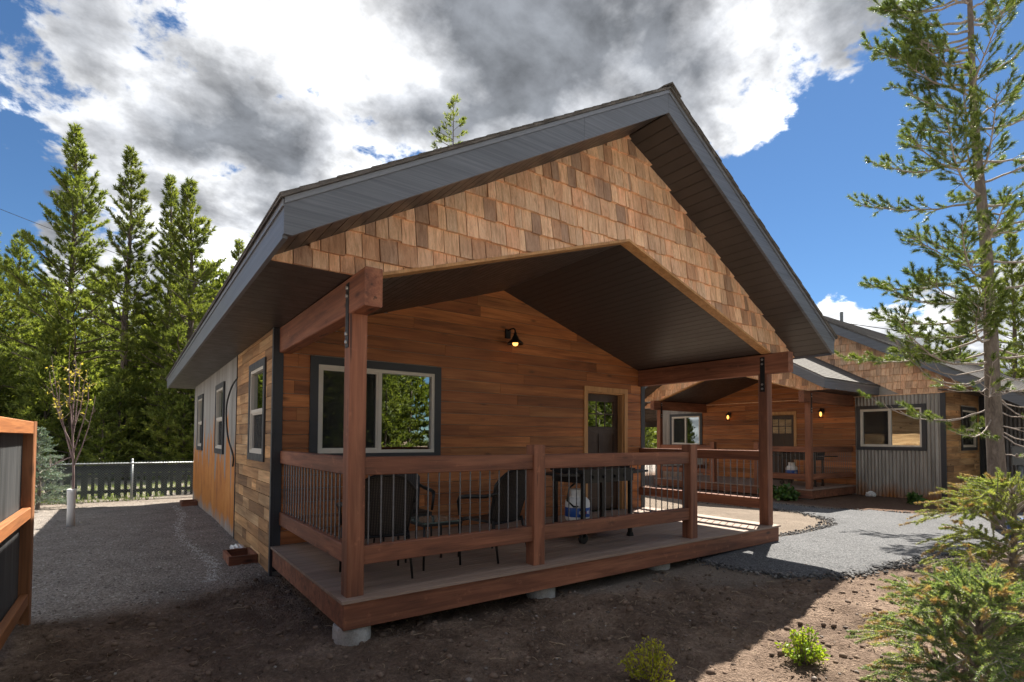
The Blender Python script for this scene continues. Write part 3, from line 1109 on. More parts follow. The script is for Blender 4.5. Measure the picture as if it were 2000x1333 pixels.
def window(root, to3, u0, u1, v0, v1, kind, tw=0.10, screen=True, base=0.02):
    """u0..v1 is the vinyl frame's outer rectangle; trim boards lie outside it."""
    fr = MB()
    for r in frame_rects(u0, u1, v0, v1, 0.042):
        fr.slab(rp(*r), to3, -0.07, base + 0.012)
    if kind == 'slider':
        um = (u0 + u1) / 2
        fr.slab(rp(um - 0.024, um + 0.024, v0 + 0.042, v1 - 0.042), to3, -0.055, base + 0.006)
        for r in frame_rects(u0 + 0.042, um - 0.024, v0 + 0.042, v1 - 0.042, 0.022):
            fr.slab(rp(*r), to3, -0.05, base - 0.008)
        panes = [(u0 + 0.06, um - 0.04, v0 + 0.06, v1 - 0.06, -0.030), (um + 0.022, u1 - 0.04, v0 + 0.04, v1 - 0.04, -0.010)]
        scr = (u0 + 0.06, um - 0.04, v0 + 0.06, v1 - 0.06)
    else:
        vm = v0 + (v1 - v0) * 0.5
        fr.slab(rp(u0 + 0.042, u1 - 0.042, vm - 0.024, vm + 0.024), to3, -0.055, base + 0.006)
        for r in frame_rects(u0 + 0.042, u1 - 0.042, v0 + 0.042, vm - 0.024, 0.022):
            fr.slab(rp(*r), to3, -0.05, base - 0.008)
        panes = [(u0 + 0.06, u1 - 0.06, v0 + 0.06, vm - 0.04, -0.030), (u0 + 0.04, u1 - 0.04, vm + 0.022, v1 - 0.04, -0.010)]
        scr = (u0 + 0.06, u1 - 0.06, v0 + 0.06, vm - 0.04)
    f = fr.build('window', M['vinyl'], root)
    for (a, b, c, d, dd) in panes:
        MB().slab(rp(a, b, c, d), to3, dd - 0.006, dd).build('pane', M['glass'], f)
    if tw:
        for r in frame_rects(u0 - tw, u1 + tw, v0 - tw, v1 + tw, tw):
            MB().slab(rp(*r), to3, 0.001, base + 0.022).build('trim_board', M['trim'], f)
    if screen:
        mb = MB()
        a, b, c, d = scr
        n = 26
        mb.slab(rp(a, b, c, d), to3, -0.0015 - 0.012, -0.012)
        s = mb.build('insect_screen', M['screen_net'], f)
    return f


def screen_mat():
    m = bpy.data.materials.new('screen_net')
    m.use_nodes = True
    nt = m.node_tree
    b = nt.nodes['Principled BSDF']
    b.inputs['Base Color'].default_value = (0.02, 0.021, 0.022, 1)
    b.inputs['Roughness'].default_value = 0.8
    tr = nd(nt, 'ShaderNodeBsdfTransparent')
    mx = nd(nt, 'ShaderNodeMixShader')
    mx.inputs[0].default_value = 0.45
    nt.links.new(tr.outputs[0], mx.inputs[1])
    nt.links.new(b.outputs[0], mx.inputs[2])
    nt.links.new(mx.outputs[0], nt.nodes['Material Output'].inputs[0])
    return m


M['screen_net'] = screen_mat()


def railing(root, axis, a0, a1, c, n):
    """rails run along axis from a0 to a1, centred on c in the other axis"""
    h = 0.045
    top = MB().timber(axis, a0, a1, c - h, c + h, 0.950, 1.098).build('railing', M['timber_' + axis], root)
    MB().timber(axis, a0, a1, c - h, c + h, 0.234, 0.384).build('lower_rail', M['timber_' + axis], top)

    def mk():
        mb = MB()
        pts = []
        for k in range(23):
            z = 0.375 + k * (0.585 / 22)
            pts.append((0, 0, z))
        mb.tube(pts, [0.0078 if k % 2 else 0.0064 for k in range(23)], 6)
        return mesh_of(mb, 'baluster', M['steel'])
    me = shared('baluster', mk)
    for i in range(n):
        t = a0 + (a1 - a0) * (i + 0.5) / n
        o = link('baluster', me, None, top)
        o.location = (t, c, 0) if axis == 'x' else (c, t, 0)
    return top


def post(root, x, y, z1, bracket=None, z0=0.0):
    p = MB().timber('z', z0, z1, x, x + S, y, y + S, 0.008).build('post', M['timber_z'], root)
    if bracket is not None:
        for sx, sgn in ((x - 0.007, -1), (x + S, 1)):
            b = MB().box(sx, sx + 0.007, y + 0.035, y + 0.105, 1.975, 2.495).build('steel_strap', M['black'], p)
            for zz in (2.02, 2.085, 2.39, 2.455):
                mb = MB()
                xx = sx if sgn < 0 else sx + 0.007
                mb.tube([(xx, y + 0.07, zz), (xx + sgn * 0.012, y + 0.07, zz)], [0.017, 0.015], 8)
                mb.build('bolt', M['bolt'], p)
    return p


def shakes(parent, to3, hps, u0, u1, v0, v1, split, rng, ex=0.205, join=None):
    k = 0
    rest = MB()
    v = v0
    while v < v1:
        cuts = [u0 + rng.random() * 0.1]
        while cuts[-1] < u1:
            cuts.append(cuts[-1] + rng.choice([0.085, 0.1, 0.12, 0.135, 0.15, 0.17, 0.19]) * (0.82 + 0.2 * rng.random()))
        cuts = [u0] + cuts[1:]
        if split is not None:
            cuts = sorted([c for c in cuts if abs(c - split) > 0.04] + [split])
        for a, b in zip(cuts[:-1], cuts[1:]):
            j = (rng.random() - 0.5) * 0.018
            side = []
            if split is not None:
                side = hps[0] if (a + b) / 2 < split else hps[1]
            else:
                side = hps
            g = 0.0036
            poly = clip([(a + g, v + j), (b - g, v + j), (b - g, v + ex * 1.08), (a + g, v + ex * 1.08)], side)
            if len(poly) < 3 or area(poly) < 0.0012:
                continue
            th = 0.024 + 0.018 * rng.random()
            vb = v
            front = lambda q, vb=vb, th=th: 0.005 + th * max(0.0, 1 - (q - vb) / (ex * 1.12))
            if join is not None and join(b):
                rest.slab(poly, to3, 0.0, front)
            else:
                MB().slab(poly, to3, 0.0, front).build('shake', M['shake'], parent)
        v += ex
        k += 1
    if rest.v:
        tag(rest.build('shake_field', M['shake'], parent), kind='stuff')


def strips(root, name, mat, mk, n, step, loc=None):
    for i in range(n):
        o = link(name, mk, None, root)
        o.location = tuple(s * i for s in step)
    return


def roof_unit(root, W, yf, yr, yg, seed, eave_soffit=True, courses=True, back=True, y_soff1=None):
    xm = W / 2
    zl = lambda x: ZE + SL * (min(x, W - x) + XO)      # fascia bottom line
    ca = math.atan(SL)
    half = xm + XO
    # rake fascia: left and right, front and back
    for (ya, yb_) in ([(yf, yf + 0.035)] + ([(yr - 0.035, yr)] if back else [])):
        for side in (0, 1):
            xs = (-XO, xm) if side == 0 else (xm, W + XO)
            prof = [(xs[0], zl(xs[0])), (xs[1], zl(xs[1])), (xs[1], zl(xs[1]) + FT), (xs[0], zl(xs[0]) + FT)]
            if side == 0:      # clipped lower tip as built
                prof = [(xs[0] + 0.0, ZE + 0.02), (xs[0] + 0.05, zl(xs[0] + 0.05) - 0.012)] + prof[1:]
            else:
                prof = [prof[0], (xs[1] - 0.05, zl(xs[1] - 0.05) - 0.012), (xs[1], ZE + 0.02), prof[2], prof[3]]
            xc = 0.62 * xm if side == 0 else W - 0.47 * xm
            lo = clip(prof, [(1, 0, xc - 0.002)])
            hi = clip(prof, [(-1, 0, -xc - 0.002)])
            f = MB().prism(lo, 'y', ya, yb_).build('rake_fascia', M['fascia'], root)
            MB().prism(hi, 'y', ya + 0.0015, yb_).build('rake_fascia', M['fascia'], root)
            y0 = ya - 0.010 if ya == yf else yb_
            d = MB().prism([(xs[0], zl(xs[0]) + FT - 0.035), (xs[1], zl(xs[1]) + FT - 0.035), (xs[1], zl(xs[1]) + FT + 0.004), (xs[0], zl(xs[0]) + FT + 0.004)],
                           'y', y0, y0 + 0.010)
            d.build('drip_edge', M['drip'], f)
    for x0 in (-XO, W + XO):
        a, b = (x0, x0 + 0.03) if x0 < 0 else (x0 - 0.03, x0)
        f = MB().box(a, b, yf + 0.036, (yr - 0.036) if back else yr, ZE, ZE + FT - 0.012).build('eave_fascia', M['fascia'], root)
        a, b = (x0 - 0.012, x0 - 0.001) if x0 < 0 else (x0 + 0.001, x0 + 0.012)
        MB().box(a, b, yf, yr, ZE + FT - 0.05, ZE + FT - 0.006).build('drip_edge', M['drip'], f)
    # roof deck
    mb = MB()
    t = 0.022
    for sgn in (0, 1):
        e0, e1 = -XO - 0.03, xm
        zz = lambda x: ZE + FT + SL * (x + XO) + 0.006
        pr = [(e0, zz(e0)), (e1, zz(e1)), (e1, zz(e1) + t), (e0, zz(e0) + t)]
        if sgn:
            pr = [(W - x, z) for x, z in pr][::-1]
        mb.prism(pr, 'y', yf - 0.03, yr + (0.03 if back else 0))
    rf = mb.build('roof', M['roof'], root)
    if courses:
        n = int((half + 0.03) / 0.118)
        for sgn in (0, 1):
            x0 = -XO - 0.035
            zt = lambda x: ZE + FT + SL * (x + XO) + 0.006 + t
            pr = [(x0, zt(x0) - 0.003), (x0 + 0.135, zt(x0 + 0.135) + 0.002), (x0 + 0.135, zt(x0 + 0.135) + 0.005), (x0, zt(x0) + 0.011)]
            if sgn:
                pr = [(W - x, z) for x, z in pr][::-1]
            # each course is cut ragged at its rake end
            for i in range(n):
                r = random.Random(seed * 100 + i * 2 + sgn)
                if i < 4:
                    pass
                key = ('course', seed, sgn, r.randrange(3))
                y0 = yf - 0.031 - 0.004 * (key[3])
                me = shared(key, lambda: mesh_of(MB().prism(pr, 'y', y0, yr + (0.03 if back else 0)), 'shingle_course', M['roof']))
                o = link('shingle_course', me, None, rf)
                dx = 0.118 * i * (1 if sgn == 0 else -1)
                o.location = (dx, 0, SL * 0.118 * i)
        # ridge caps
        zr = ZE + FT + SL * half + 0.006 + t
        capm = shared(('cap', seed), lambda: mesh_of(MB().prism([(xm - 0.15, zr - 0.15 * SL + 0.012), (xm, zr + 0.020), (xm + 0.15, zr - 0.15 * SL + 0.012),
                                                               (xm + 0.15, zr - 0.15 * SL + 0.024), (xm, zr + 0.036), (xm - 0.15, zr - 0.15 * SL + 0.024)], 'y', 0, 0.26), 'ridge_cap', M['roof']))
        yy, i = yf - 0.05, 0
        while yy < yr - 0.2:
            o = link('ridge_cap', capm, None, rf)
            o.location = (0, yy, 0.004 * (i % 2))
            yy += 0.24
            i += 1
    # raked soffit under the front overhang: panels run back from the fascia
    so = MB()
    for sgn in (0, 1):
        pr = [(-XO + 0.01, zl(-XO + 0.01) + 0.030), (xm, zl(xm) + 0.030), (xm, zl(xm) + 0.045), (-XO + 0.01, zl(-XO + 0.01) + 0.045)]
        if sgn:
            pr = [(W - x, z) for x, z in pr][::-1]
        so.prism(pr, 'y', yf + 0.04, yg + 0.02)
    sp = so.build('rake_soffit', M['soffit_back'], root)
    stp = 0.112
    n = int(half / stp)
    for sgn in (0, 1):
        x0 = -XO + 0.015
        pr = [(x0, zl(x0) + 0.014), (x0 + stp - 0.007, zl(x0 + stp - 0.007) + 0.014), (x0 + stp - 0.007, zl(x0 + stp - 0.007) + 0.029), (x0, zl(x0) + 0.029)]
        if sgn:
            pr = [(W - x, z) for x, z in pr][::-1]
        me = mesh_of(MB().prism(pr, 'y', yf + 0.037, yg), 'soffit_panel', M['soffit'])
        strips(sp, 'soffit_panel', M['soffit'], me, n, ((stp if not sgn else -stp), 0, SL * stp))
    # flat eave soffit along the sides
    if eave_soffit:
        y1 = y_soff1 or (yr - 0.04)
        stp = 0.15
        n = int((y1 - yg) / stp)
        for x0, x1 in ((-XO + 0.031, 0.034), (W - 0.034, W + XO - 0.031)):
            b = MB().box(x0, x1, yg, y1, ZS + 0.017, ZS + 0.03).build('eave_soffit', M['soffit_back'], root)
            me = mesh_of(MB().box(x0, x1, yg + 0.003, yg + stp - 0.003, ZS, ZS + 0.016), 'soffit_panel', M['soffit'])
            strips(b, 'soffit_panel', M['soffit'], me, n, (0, stp, 0))


def porch_unit(root, W, D, zv, yg, yb, seed, mids, bays, pier_xy, side_right=True, side_left=True, gz=None):
    rng = random.Random(seed)
    xm = W / 2
    xi = BL + S
    to3 = lambda u, v, d: (u, yg - d, v)
    # deck
    rim = MB()
    rim.timber('x', 0, W, 0, 0.038, -0.232, -0.027, 0.004)
    rim.timber('y', 0.039, D - 0.03, 0.0, 0.038, -0.232, -0.027, 0.004)
    rim.timber('y', 0.039, D - 0.03, W - 0.038, W, -0.232, -0.027, 0.004)
    for k in range(1, 6):
        rim.box(W * k / 6 - 0.02, W * k / 6 + 0.02, 0.04, D - 0.03, -0.22, -0.027)
    dk = rim.build('deck', M['timber_x'], root)
    bw = 0.1475
    nb = int((D + 0.025) / bw)
    bw = (D + 0.022) / nb

    def mkb():
        p = [(0.0025, -0.025), (0.0025, -0.002), (0.005, 0.0), (bw - 0.005, 0.0), (bw - 0.0025, -0.002), (bw - 0.0025, -0.025)]
        g = []
        m = 5
        for k in range(m):
            c = bw - 0.012 - k * (bw - 0.024) / (m - 1) * 1.0
            if 0 < k < m:
                pass
            g += [(c + 0.006, -0.025), (c + 0.004, -0.013), (c - 0.004, -0.013), (c - 0.006, -0.025)]
        return mesh_of(MB().prism(p[:-1] + [p[-1]] + g, 'x', -0.022, W + 0.022), 'deck_board', M['deckwood'])
    me = mkb()
    for i in range(nb):
        o = link('deck_board', me, None, dk)
        o.location = (0, -0.022 + i * bw, 0)
    for (x, y) in pier_xy:
        z0 = (gz(x, y) if gz else -0.35) - 0.12
        prof = [(0.15, z0), (0.15, -0.262), (0.146, -0.240), (0.138, -0.233)]
        MB().lathe(prof, 28, (x, y, 0)).build('concrete_pier', M['concrete'], root, smooth=False)
    # posts, beams
    post(root, OV, OY, ZB, True)
    post(root, W - OV - S, OY, ZB, True)
    for mx in mids:
        post(root, mx, OY, 1.194)
    for x in (BL, W - BL - S):
        MB().timber('y', yb, D - 0.002, x, x + S, ZB + 0.001, ZS - 0.001, 0.008).build('beam', M['timber_y'], root)
    cy = OY + S / 2
    for (a, b, n) in bays:
        railing(root, 'x', a, b, cy, n)
    if side_left:
        railing(root, 'y', OY + S, D - 0.003, OV + S / 2, 21)
    if side_right:
        railing(root, 'y', OY + S, D - 0.003, W - OV - S / 2, 21)
    # gable wall with cedar shakes round the vaulted opening
    up = lambda u: ZE + 0.026 + SL * (u + XO)
    e = 0.0
    hl = [(-SL, 1, ZE + 0.026 + SL * XO), (0, -1, -(ZS + 0.002)), (KV, -1, KV * xi - ZS - 0.030), (1, 0, xm)]
    hr = [(SL, 1, ZE + 0.026 + SL * (XO + W)), (0, -1, -(ZS + 0.002)), (-KV, -1, -KV * (W - xi) - ZS - 0.030), (-1, 0, -xm)]
    mb = MB()
    big = [(-XO + 0.035, ZS), (W + XO - 0.035, ZS), (W + XO - 0.035, 6), (-XO + 0.035, 6)]
    for h in (hl, hr):
        mb.slab(clip(big, h), to3, -0.10, 0.0)
    g = mb.build('gable', M['sheathing'], root)
    shakes(g, to3, (hl, hr), -XO + 0.04, W + XO - 0.04, ZS - 0.06, up(xm), xm, rng)
    # trim under the shakes along the vault
    for sg in (0, 1):
        pr = [(xi, ZS + 0.002), (xm, ZS + KV * (xm - xi) + 0.002), (xm, ZS + KV * (xm - xi) + 0.029), (xi, ZS + 0.029)]
        if sg:
            pr = [(W - x, z) for x, z in pr][::-1]
        MB().prism(pr, 'y', yg - 0.034, yg + 0.10).build('vault_trim', M['casing'], root)
    # vaulted ceiling
    cb = MB()
    zc = lambda x: ZS + KV * (x - xi)
    for sg in (0, 1):
        pr = [(xi - 0.1, zc(xi - 0.1) + 0.018), (xm, zc(xm) + 0.018), (xm, zc(xm) + 0.03), (xi - 0.1, zc(xi - 0.1) + 0.03)]
        if sg:
            pr = [(W - x, z) for x, z in pr][::-1]
        cb.prism(pr, 'y', yg + 0.101, D)
    c = cb.build('porch_ceiling', M['soffit_back'], root)
    stp = 0.108
    n = int((xm - xi) / stp)
    for sg in (0, 1):
        x0 = xm - n * stp + 0.003
        x1 = x0 + stp - 0.007
        pr = [(x0, zc(x0)), (x1, zc(x1)), (x1, zc(x1) + 0.016), (x0, zc(x0) + 0.016)]
        if sg:
            pr = [(W - x, z) for x, z in pr][::-1]
        me = mesh_of(MB().prism(pr, 'y', yg + 0.102, D - 0.003), 'soffit_panel', M['soffit'])
        strips(c, 'soffit_panel', M['soffit'], me, n, ((stp if not sg else -stp), 0, KV * stp))


def door(root, to3, u0, u1, v1, mat_case=True, rec=0.11):
    """u0..u1 clear opening, v1 head height"""
    f = MB()
    f.slab(rp(u0 - 0.08, u0, 0.0, v1), to3, 0.001, 0.040)
    f.slab(rp(u1, u1 + 0.08, 0.0, v1), to3, 0.001, 0.040)
    f.slab(rp(u0 - 0.08, u1 + 0.08, v1 + 0.001, v1 + 0.085), to3, 0.001, 0.042)
    f.slab(rp(u0 - 0.001, u0 + 0.02, 0.0, v1), to3, -rec - 0.05, 0.0)
    f.slab(rp(u1 - 0.02, u1 + 0.001, 0.0, v1), to3, -rec - 0.05, 0.0)
    f.slab(rp(u0 + 0.02, u1 - 0.02, v1 - 0.02, v1 - 0.001), to3, -rec - 0.05, 0.0)
    d = MB()
    a, b = u0 + 0.022, u1 - 0.022
    h = v1 - 0.024
    w = b - a
    d.slab(rp(a, b, 0.01, h), to3, -rec - 0.045, -rec - 0.012)
    st = 0.115
    vg0, vg1 = h * 0.72, h - 0.13
    for r in [(a, a + st, 0.01, h), (b - st, b, 0.01, h), (a + st, b - st, h - 0.13, h), (a + st, b - st, 0.01, 0.22), (a + st, b - st, vg0 - 0.13, vg0),
              ((a + b) / 2 - 0.05, (a + b) / 2 + 0.05, 0.22, vg0 - 0.13)]:
        d.slab(rp(*r), to3, -rec - 0.012, -rec)
    d.slab(rp(a + st - 0.03, b - st + 0.03, vg0 - 0.045, vg0 - 0.012), to3, -rec, -rec + 0.022)
    g0, g1 = a + st, b - st
    for k in (1, 2):
        x = g0 + (g1 - g0) * k / 3
        d.slab(rp(x - 0.011, x + 0.011, vg0, vg1), to3, -rec - 0.011, -rec - 0.001)
    vm = (vg0 + vg1) / 2
    d.slab(rp(g0, g1, vm - 0.011, vm + 0.011), to3, -rec - 0.011, -rec - 0.0015)
    dr = d.build('door', M['door'], root)
    f.build('door_casing', M['casing'], dr)
    for k in range(3):
        for j in range(2):
            x0, x1 = g0 + (g1 - g0) * k / 3 + 0.011, g0 + (g1 - g0) * (k + 1) / 3 - 0.011
            y0, y1 = (vg0, vm - 0.011) if j == 0 else (vm + 0.011, vg1)
            MB().slab(rp(x0, x1, y0, y1), to3, -rec - 0.0115, -rec - 0.007).build('pane', M['glass'], dr)
    hb = MB()
    p0, p1, p2 = to3(a + 0.06, 0.98, -rec), to3(a + 0.06, 0.98, -rec + 0.045), to3(a + 0.16, 0.98, -rec + 0.045)
    hb.tube([p0, p1, p2], [0.012, 0.011, 0.009], 8)
    hb.build('door_handle', M['black'], dr)
    return dr


def corrugated(to3, u0, u1, v0, v1, pitch=0.076, amp=0.011, d0=0.004, per=6):
    n = max(2, int((u1 - u0) / pitch * per))
    vs, fs = [], []
    for i in range(n + 1):
        u = u0 + (u1 - u0) * i / n
        d = d0 + amp * (1 + math.sin(2 * math.pi * u / pitch))
        vs += [to3(u, v0, d), to3(u, v1, d)]
    for i in range(n):
        fs.append((2 * i, 2 * i + 2, 2 * i + 3, 2 * i + 1))
    return vs, fs


def lantern_gooseneck(root, x, y, z):
    """barn light on wall plane y, facing -y"""
    b = MB()
    b.box(x - 0.045, x + 0.045, y - 0.028, y, z - 0.07, z + 0.07)
    w = b.build('wall_lamp', M['black'], root)
    pts = []
    for k in range(9):
        a = math.pi * 0.5 * k / 8
        pts.append((x + 0.01, y - 0.028 - 0.13 * math.sin(a) if k else y - 0.02, z + 0.05 - 0.00 * k))
    arm = MB()
    arm.tube([(x, y - 0.02, z + 0.045), (x, y - 0.10, z + 0.062), (x, y - 0.17, z + 0.058), (x, y - 0.205, z + 0.03), (x, y - 0.21, z - 0.02)], 0.011, 8)
    arm.build('lamp_arm', M['black'], w)
    sh = MB()
    sh.lathe([(0.022, -0.02), (0.028, -0.06), (0.05, -0.085), (0.055, -0.11), (0.115, -0.165), (0.125, -0.185), (0.118, -0.185), (0.105, -0.163), (0.05, -0.12), (0.02, -0.10)],
             24, (x, y - 0.21, z))
    sh.build('lamp_shade', M['black'], w, smooth=True)
    bl = MB()
    bl.lathe([(0.012, -0.11), (0.028, -0.135), (0.042, -0.168), (0.040, -0.19), (0.026, -0.208), (0.005, -0.215)], 16, (x, y - 0.21, z))
    bl.build('bulb', M['bulb'], w, smooth=True)


def lantern_cage(root, x, y, z):
    b = MB()
    b.box(x - 0.05, x + 0.05, y - 0.02, y, z - 0.02, z + 0.16)
    b.tube([(x, y - 0.02, z + 0.13), (x, y - 0.09, z + 0.17), (x, y - 0.12, z + 0.12)], 0.010, 6)
    w = b.build('wall_lamp', M['black'], root)
    c = MB()
    cy = y - 0.12
    c.lathe([(0.02, 0.14), (0.085, 0.075), (0.085, 0.062), (0.02, 0.07)], 16, (x, cy, z))
    c.lathe([(0.062, -0.125), (0.07, -0.118), (0.062, -0.105)], 16, (x, cy, z))
    for k in range(8):
        a = 2 * math.pi * k / 8
        c.tube([(x + 0.075 * math.cos(a), cy + 0.075 * math.sin(a), z + 0.065), (x + 0.064 * math.cos(a), cy + 0.064 * math.sin(a), z - 0.115)], 0.004, 4)
    c.build('lamp_cage', M['black'], w)
    bl = MB()
    bl.lathe([(0.012, 0.06), (0.03, 0.03), (0.036, -0.01), (0.03, -0.05), (0.008, -0.075)], 14, (x, cy, z))
    bl.build('bulb', M['bulb'], w, smooth=True)


def house_one():
    root = empty('cabin', (0, 0, 0), 0, 'nearest timber cabin with covered porch, cedar shake gable and dark grey roof edge', 'cabin')
    W, D, L = W1, D1, L1
    xm, xi = W / 2, BL + S
    rng = random.Random(5)
    porch_unit(root, W, D, 3.5217, 0.0452, -0.2532, 3, [1.9021, 4.4323],
               [(OV + S, 1.9021, 16), (1.9021 + S, 4.4323, 22)], [(0.125, 0.17), (2.12, 0.22), (4.0, 0.24), (6.2, 0.3)], gz=lambda x, y: float(gbase(x, y)))
    roof_unit(root, W, -0.5444, 12.42, 0.0452, 1, y_soff1=12.38)
    fr = lambda u, v, d: (u, D - d, v)
    opn = [(0.485, 2.061, 1.062, 2.147), (4.985, 5.90, -0.3, 2.08)]
    wall = backing(fr, 0.0, W, -0.30, ZS, opn)
    hp = [(-KV, 1, ZS - KV * xi), (KV, 1, ZS + KV * (W - xi)), (0, -1, -ZS)]
    wall.slab(clip([(0, ZS), (W, ZS), (W, 5), (0, 5)], hp), fr, -0.10, 0.0)
    wf = wall.build('front_wall', M['interior'], root)
    planks(wf, M['siding_x'], fr, [(-KV, 1, ZS - KV * xi - 0.004), (KV, 1, ZS + KV * (W - xi) - 0.004)], 0.085, W - 0.105, 0.002, 3.6,
           [(0.44, 2.11, 1.02, 2.2), (4.95, 5.94, -1, 2.13)], 0.161, 1.4, 3.4, rng)
    planks(wf, M['siding_x'], fr, [], 0.085, W - 0.105, -0.28, 0.0, [], 0.14, 1.5, 3.4, rng)
    for a, b in ((0.0, 0.083), (W - 0.103, W)):
        MB().slab(rp(a, b, -0.29, ZS - 0.001), fr, 0.001, 0.030).build('corner_trim', M['trim'], root)
    window(root, fr, 0.485, 2.061, 1.062, 2.147, 'slider', 0.098)
    door(root, fr, 4.985, 5.90, 2.08)
    lantern_gooseneck(root, 3.30, D - 0.02, 2.86)
    # left side wall
    sd = lambda u, v, d: (-d, u, v)
    wins = [(3.02, 3.90), (6.53, 7.45), (9.84, 10.74)]
    zo0, zo1 = 1.045, 2.150
    opn = [(a, b, zo0, zo1) for a, b in wins]
    ws = backing(sd, D + 0.0, L, -0.45, ZS, opn).build('side_wall', M['interior'], root)
    planks(ws, M['reclaimed_y'], sd, [], D + 0.035, 5.095, -0.33, ZS - 0.002, [(2.97, 3.95, 1.0, 2.2)], 0.148, 0.28, 1.2, random.Random(9))
    MB().slab(rp(D - 0.03, D + 0.033, -0.42, ZS - 0.001), sd, 0.001, 0.030).build('corner_trim', M['trim'], root)
    MB().slab(rp(5.096, 5.125, -0.40, ZS - 0.001), sd, 0.001, 0.030).build('seam_trim', M['trim'], root)
    edges = [5.126, 6.56, 7.42, 8.65, 9.87, 10.71, L]
    for i, (a, b) in enumerate(zip(edges[:-1], edges[1:])):
        zr = [(-0.43, ZS - 0.001)]
        if any(w0 - 0.1 < a and b < w1 + 0.1 for w0, w1 in wins):
            zr = [(-0.43, zo0), (zo1, ZS - 0.001)]
        for z0, z1 in zr:
            vs, fs = corrugated(sd, a, b, z0, z1, 0.095, 0.007, 0.003)
            MB().add(vs, fs).build('metal_panel', M['rust'], ws, normals=False)
    for a, b in wins:
        window(root, sd, a, b, zo0, zo1, 'hung', 0.092)
    # other walls, floor
    MB().box(W - 0.1, W, D + 0.101, L, -0.45, ZS).build('side_wall', M['reclaimed_y'], root)
    bk = MB().box(0.101, W - 0.101, L - 0.1, L, -0.45, ZS)
    bk.slab(clip([(0, ZS), (W, ZS), (W, 6), (0, 6)], [(-SL, 1, ZE + SL * XO), (SL, 1, ZE + SL * (W + XO))]), lambda u, v, d: (u, L - d, v), 0.0, 0.1)
    bk.build('back_wall', M['reclaimed_y'], root)
    MB().box(0.102, W - 0.102, D + 0.102, L - 0.102, -0.25, -0.03).build('floor', M['interior'], root)
    MB().box(0.102, W - 0.102, D + 0.102, L - 0.102, ZS + 0.02, ZS + 0.06).build('ceiling', M['interior'], root)
    return root


house1 = house_one()

H2X, H2Y = 12.752, 7.392


